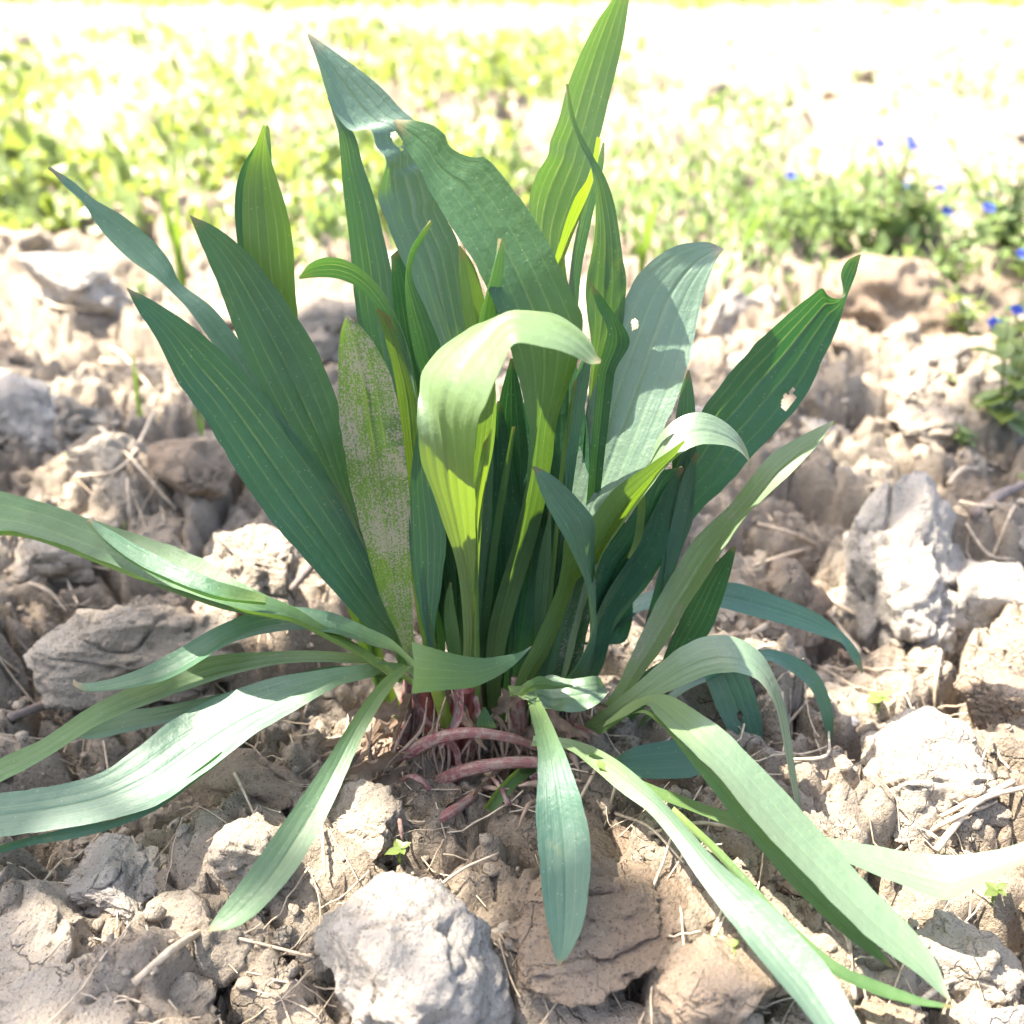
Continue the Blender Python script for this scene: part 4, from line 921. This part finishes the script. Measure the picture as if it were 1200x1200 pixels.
cover('scattered_far_weeds', 'tiny scattered weeds on the bare sunlit field at upper right', 'weed2', spots(34, thin, .05, 6), .02, .05, 26, 6)
cover('grey_green_weeds', 'pale feathery grey green weeds behind the tall leaves', 'weed2', spots(90, mid, .06, 3), .012, .055, 60, 3)
rgt = lambda r: (r.uniform(940, 1260), r.triangular(190, 350, 290))
cover('low_right_weeds', 'low creeping weeds among the blue flowers at right', 'weed2', spots(34, rgt, .055, 4), .018, .055, 26, 4)
top = lambda r: (r.uniform(-60, 1260), r.uniform(-14, 6))
cover('far_grass', 'thin line of green along the far edge of the field', 'weed', spots(46, top, .25, 5), .05, .12, 5, 5)

# ------------------------------------------------------------------ the tree whose crown dapples the light
def shq(p):  # where the sun ray through p meets the ground plane
    p = np.asarray(p); t = p[2] / SUN.z
    return np.array([p[0] - SUN.x * t, p[1] - SUN.y * t])
GAPS = []
def gapY(px, py, Y, r): GAPS.append((*shq(atY(px, py, Y / 100)), r / 100))
def gapZ(px, py, Z, r): GAPS.append((*shq(atZ(px, py, Z / 100)), r / 100))
gapY(590, 385, -3, 4.8); gapY(665, 395, -3, 4.8); gapZ(395, 1090, 5, 3.6); gapZ(390, 1170, 4, 3.2); gapY(900, 790, -3.5, 2.4)
gapY(415, 100, 4, 2.2); gapY(500, 215, 2.5, 3.0); gapY(690, 120, 5, 1.6)
gapY(745, 560, .5, 3.4); gapY(820, 505, 0, 3.4); gapY(930, 540, 2.5, 4.4); gapY(860, 610, .5, 2.6); gapY(700, 800, -1.2, 2.0); gapY(640, 700, 0, 1.8)
gapY(800, 795, -2.6, 3.0); gapZ(870, 925, 5, 4.6); gapZ(990, 1040, 3, 4.6); gapZ(740, 940, 3.6, 2.2)
gapZ(385, 905, 4.4, 2.4); gapZ(190, 893, 3.6, .7); gapZ(85, 945, 2, 1.0); gapZ(270, 745, 6.8, 2.2); gapY(310, 690, 0, 3)
LEAFGAPS = list(GAPS); GAPS.clear()
for g_ in [(300,640,2,8),(220,730,2,7),(120,760,2,6),(60,440,0,11),(200,430,0,10),(90,560,0,5),(20,600,0,6),(1090,720,3,6),(1165,640,4,7),(1100,880,3,7.5),(1160,790,1,5),(1120,1030,2,6),
           (1190,1130,2,6),(400,1080,5,4.0),(395,1170,4,4.2),(250,1185,1,5),(60,1180,1,5),(140,1150,1,4),(690,1200,1,3),(850,1090,1,2.2),(1000,500,0,8),(1090,430,0,10),(900,420,0,6),(330,810,1,3.4),(400,860,1,3.2),(930,790,1,3),(950,640,0,3)]:
    gapZ(g_[0], g_[1], g_[2], g_[3] * .70)
SHADE = []
for a in [(530,1040,0,2),(600,1110,2,4),(200,1000,1,4),(60,1030,1,5),(880,1110,1,2.5),(490,940,0,2),(270,880,4,2),(860,1010,1,2),(580,950,0,4),(150,640,9,4),(40,600,9,4),(240,670,8,2.5),(660,1000,3,3),(655,900,5,2),(870,840,4,2),(900,700,5,3),(330,830,5,2),(560,1000,0,4),(700,1080,1,4),(300,960,1,4),(130,1040,1,4),(260,1050,1,3),(760,1050,1,2.5),(540,900,2,3),(250,600,0,2),(960,480,0,2.5)]:
    SHADE.append((*shq(atZ(*a[:3][:2], a[2] / 100)), a[3] / 100))
for a in [(250,450,1,4),(180,370,1,3),(320,550,1,4),(270,330,2,3),(315,240,4,2.5),(880,430,3,3.5),(950,380,4.5,2.5),(430,500,-1,3),(450,640,-1,3),(420,250,4,2.5),(560,600,-1,3),(640,560,0,2),(720,380,2,2.5),(600,250,1,3),(740,680,1,2.5)]:
    SHADE.append((*shq(atY(a[0], a[1], a[2] / 100)), a[3] / 100))
def canopy():
    r = np.random.default_rng(12); Vs = []; Fs = []; n = 0
    hexa = np.array([(0, -.5, 0), (.32, -.2, .05), (.34, .15, .05), (0, .55, -.05), (-.34, .15, .05), (-.32, -.2, .05)])
    sun_ = np.array(SUN)
    cnt = 0
    for _ in range(17000):
        x = r.uniform(-1.2, 1.3); y = r.uniform(-1.1, .75)
        d = ((x - .05) / .95) ** 2 + ((y + .22) / .75) ** 2
        if r.random() > np.clip((1.25 - d) * 1.6, 0, 1): continue
        if r.random() > .42: continue
        s = r.uniform(.05, .085)
        if any((x - gx_) ** 2 + (y - gy_) ** 2 < (gr * .85 + s * .36) ** 2 for gx_, gy_, gr in LEAFGAPS): continue
        dark = any((x - gx_) ** 2 + (y - gy_) ** 2 < gr ** 2 for gx_, gy_, gr in SHADE)
        if not dark and any((x - gx_) ** 2 + (y - gy_) ** 2 < (gr + s * .22) ** 2 for gx_, gy_, gr in GAPS): continue
        t = r.uniform(2.5, 3.4); c = np.array([x, y, 0]) + sun_ * t
        q = hexa * s; a, b, e = r.uniform(0, 6.28), r.uniform(-.7, .7), r.uniform(-.7, .7)
        ca, sa = math.cos(a), math.sin(a); q = np.stack([q[:, 0] * ca - q[:, 1] * sa, q[:, 0] * sa + q[:, 1] * ca, q[:, 2] + q[:, 0] * b + q[:, 1] * e], 1)
        Vs.append(q + c); Fs.append(np.array([[0, 1, 2, 3], [0, 3, 4, 5]]) + n); n += 6; cnt += 1
    print('canopy leaves', cnt)
    cc = sun_ * 2.9
    tr_ = empty('shade_tree', (-3.2, 1.3, 0)); tag(tr_, 'small tree just outside the picture at left whose leaves dapple the ground', 'tree')
    base = np.array([-3.2, 1.3, -.05]); fork = np.array([-3.0, 1.2, 1.6])
    tube('trunk', [base, (base + fork) / 2 + [.04, 0, 0], fork], [.09, .07, .055], 'bark', tr_, 10, .1, 2)
    for k in range(5):
        e = cc + np.array([(-.5 + .28 * k), (.3 - .25 * (k % 3)), .1 * (k % 2)])
        tube('limb', [fork, (fork + e) / 2 + [0, 0, .25], e], [.035, .022, .006], 'bark', tr_, 7, .1, k)
    link('crown', mesh('crown', np.concatenate(Vs) - np.array(tr_.location), np.concatenate(Fs), False), M['canopy'], tr_)
canopy()
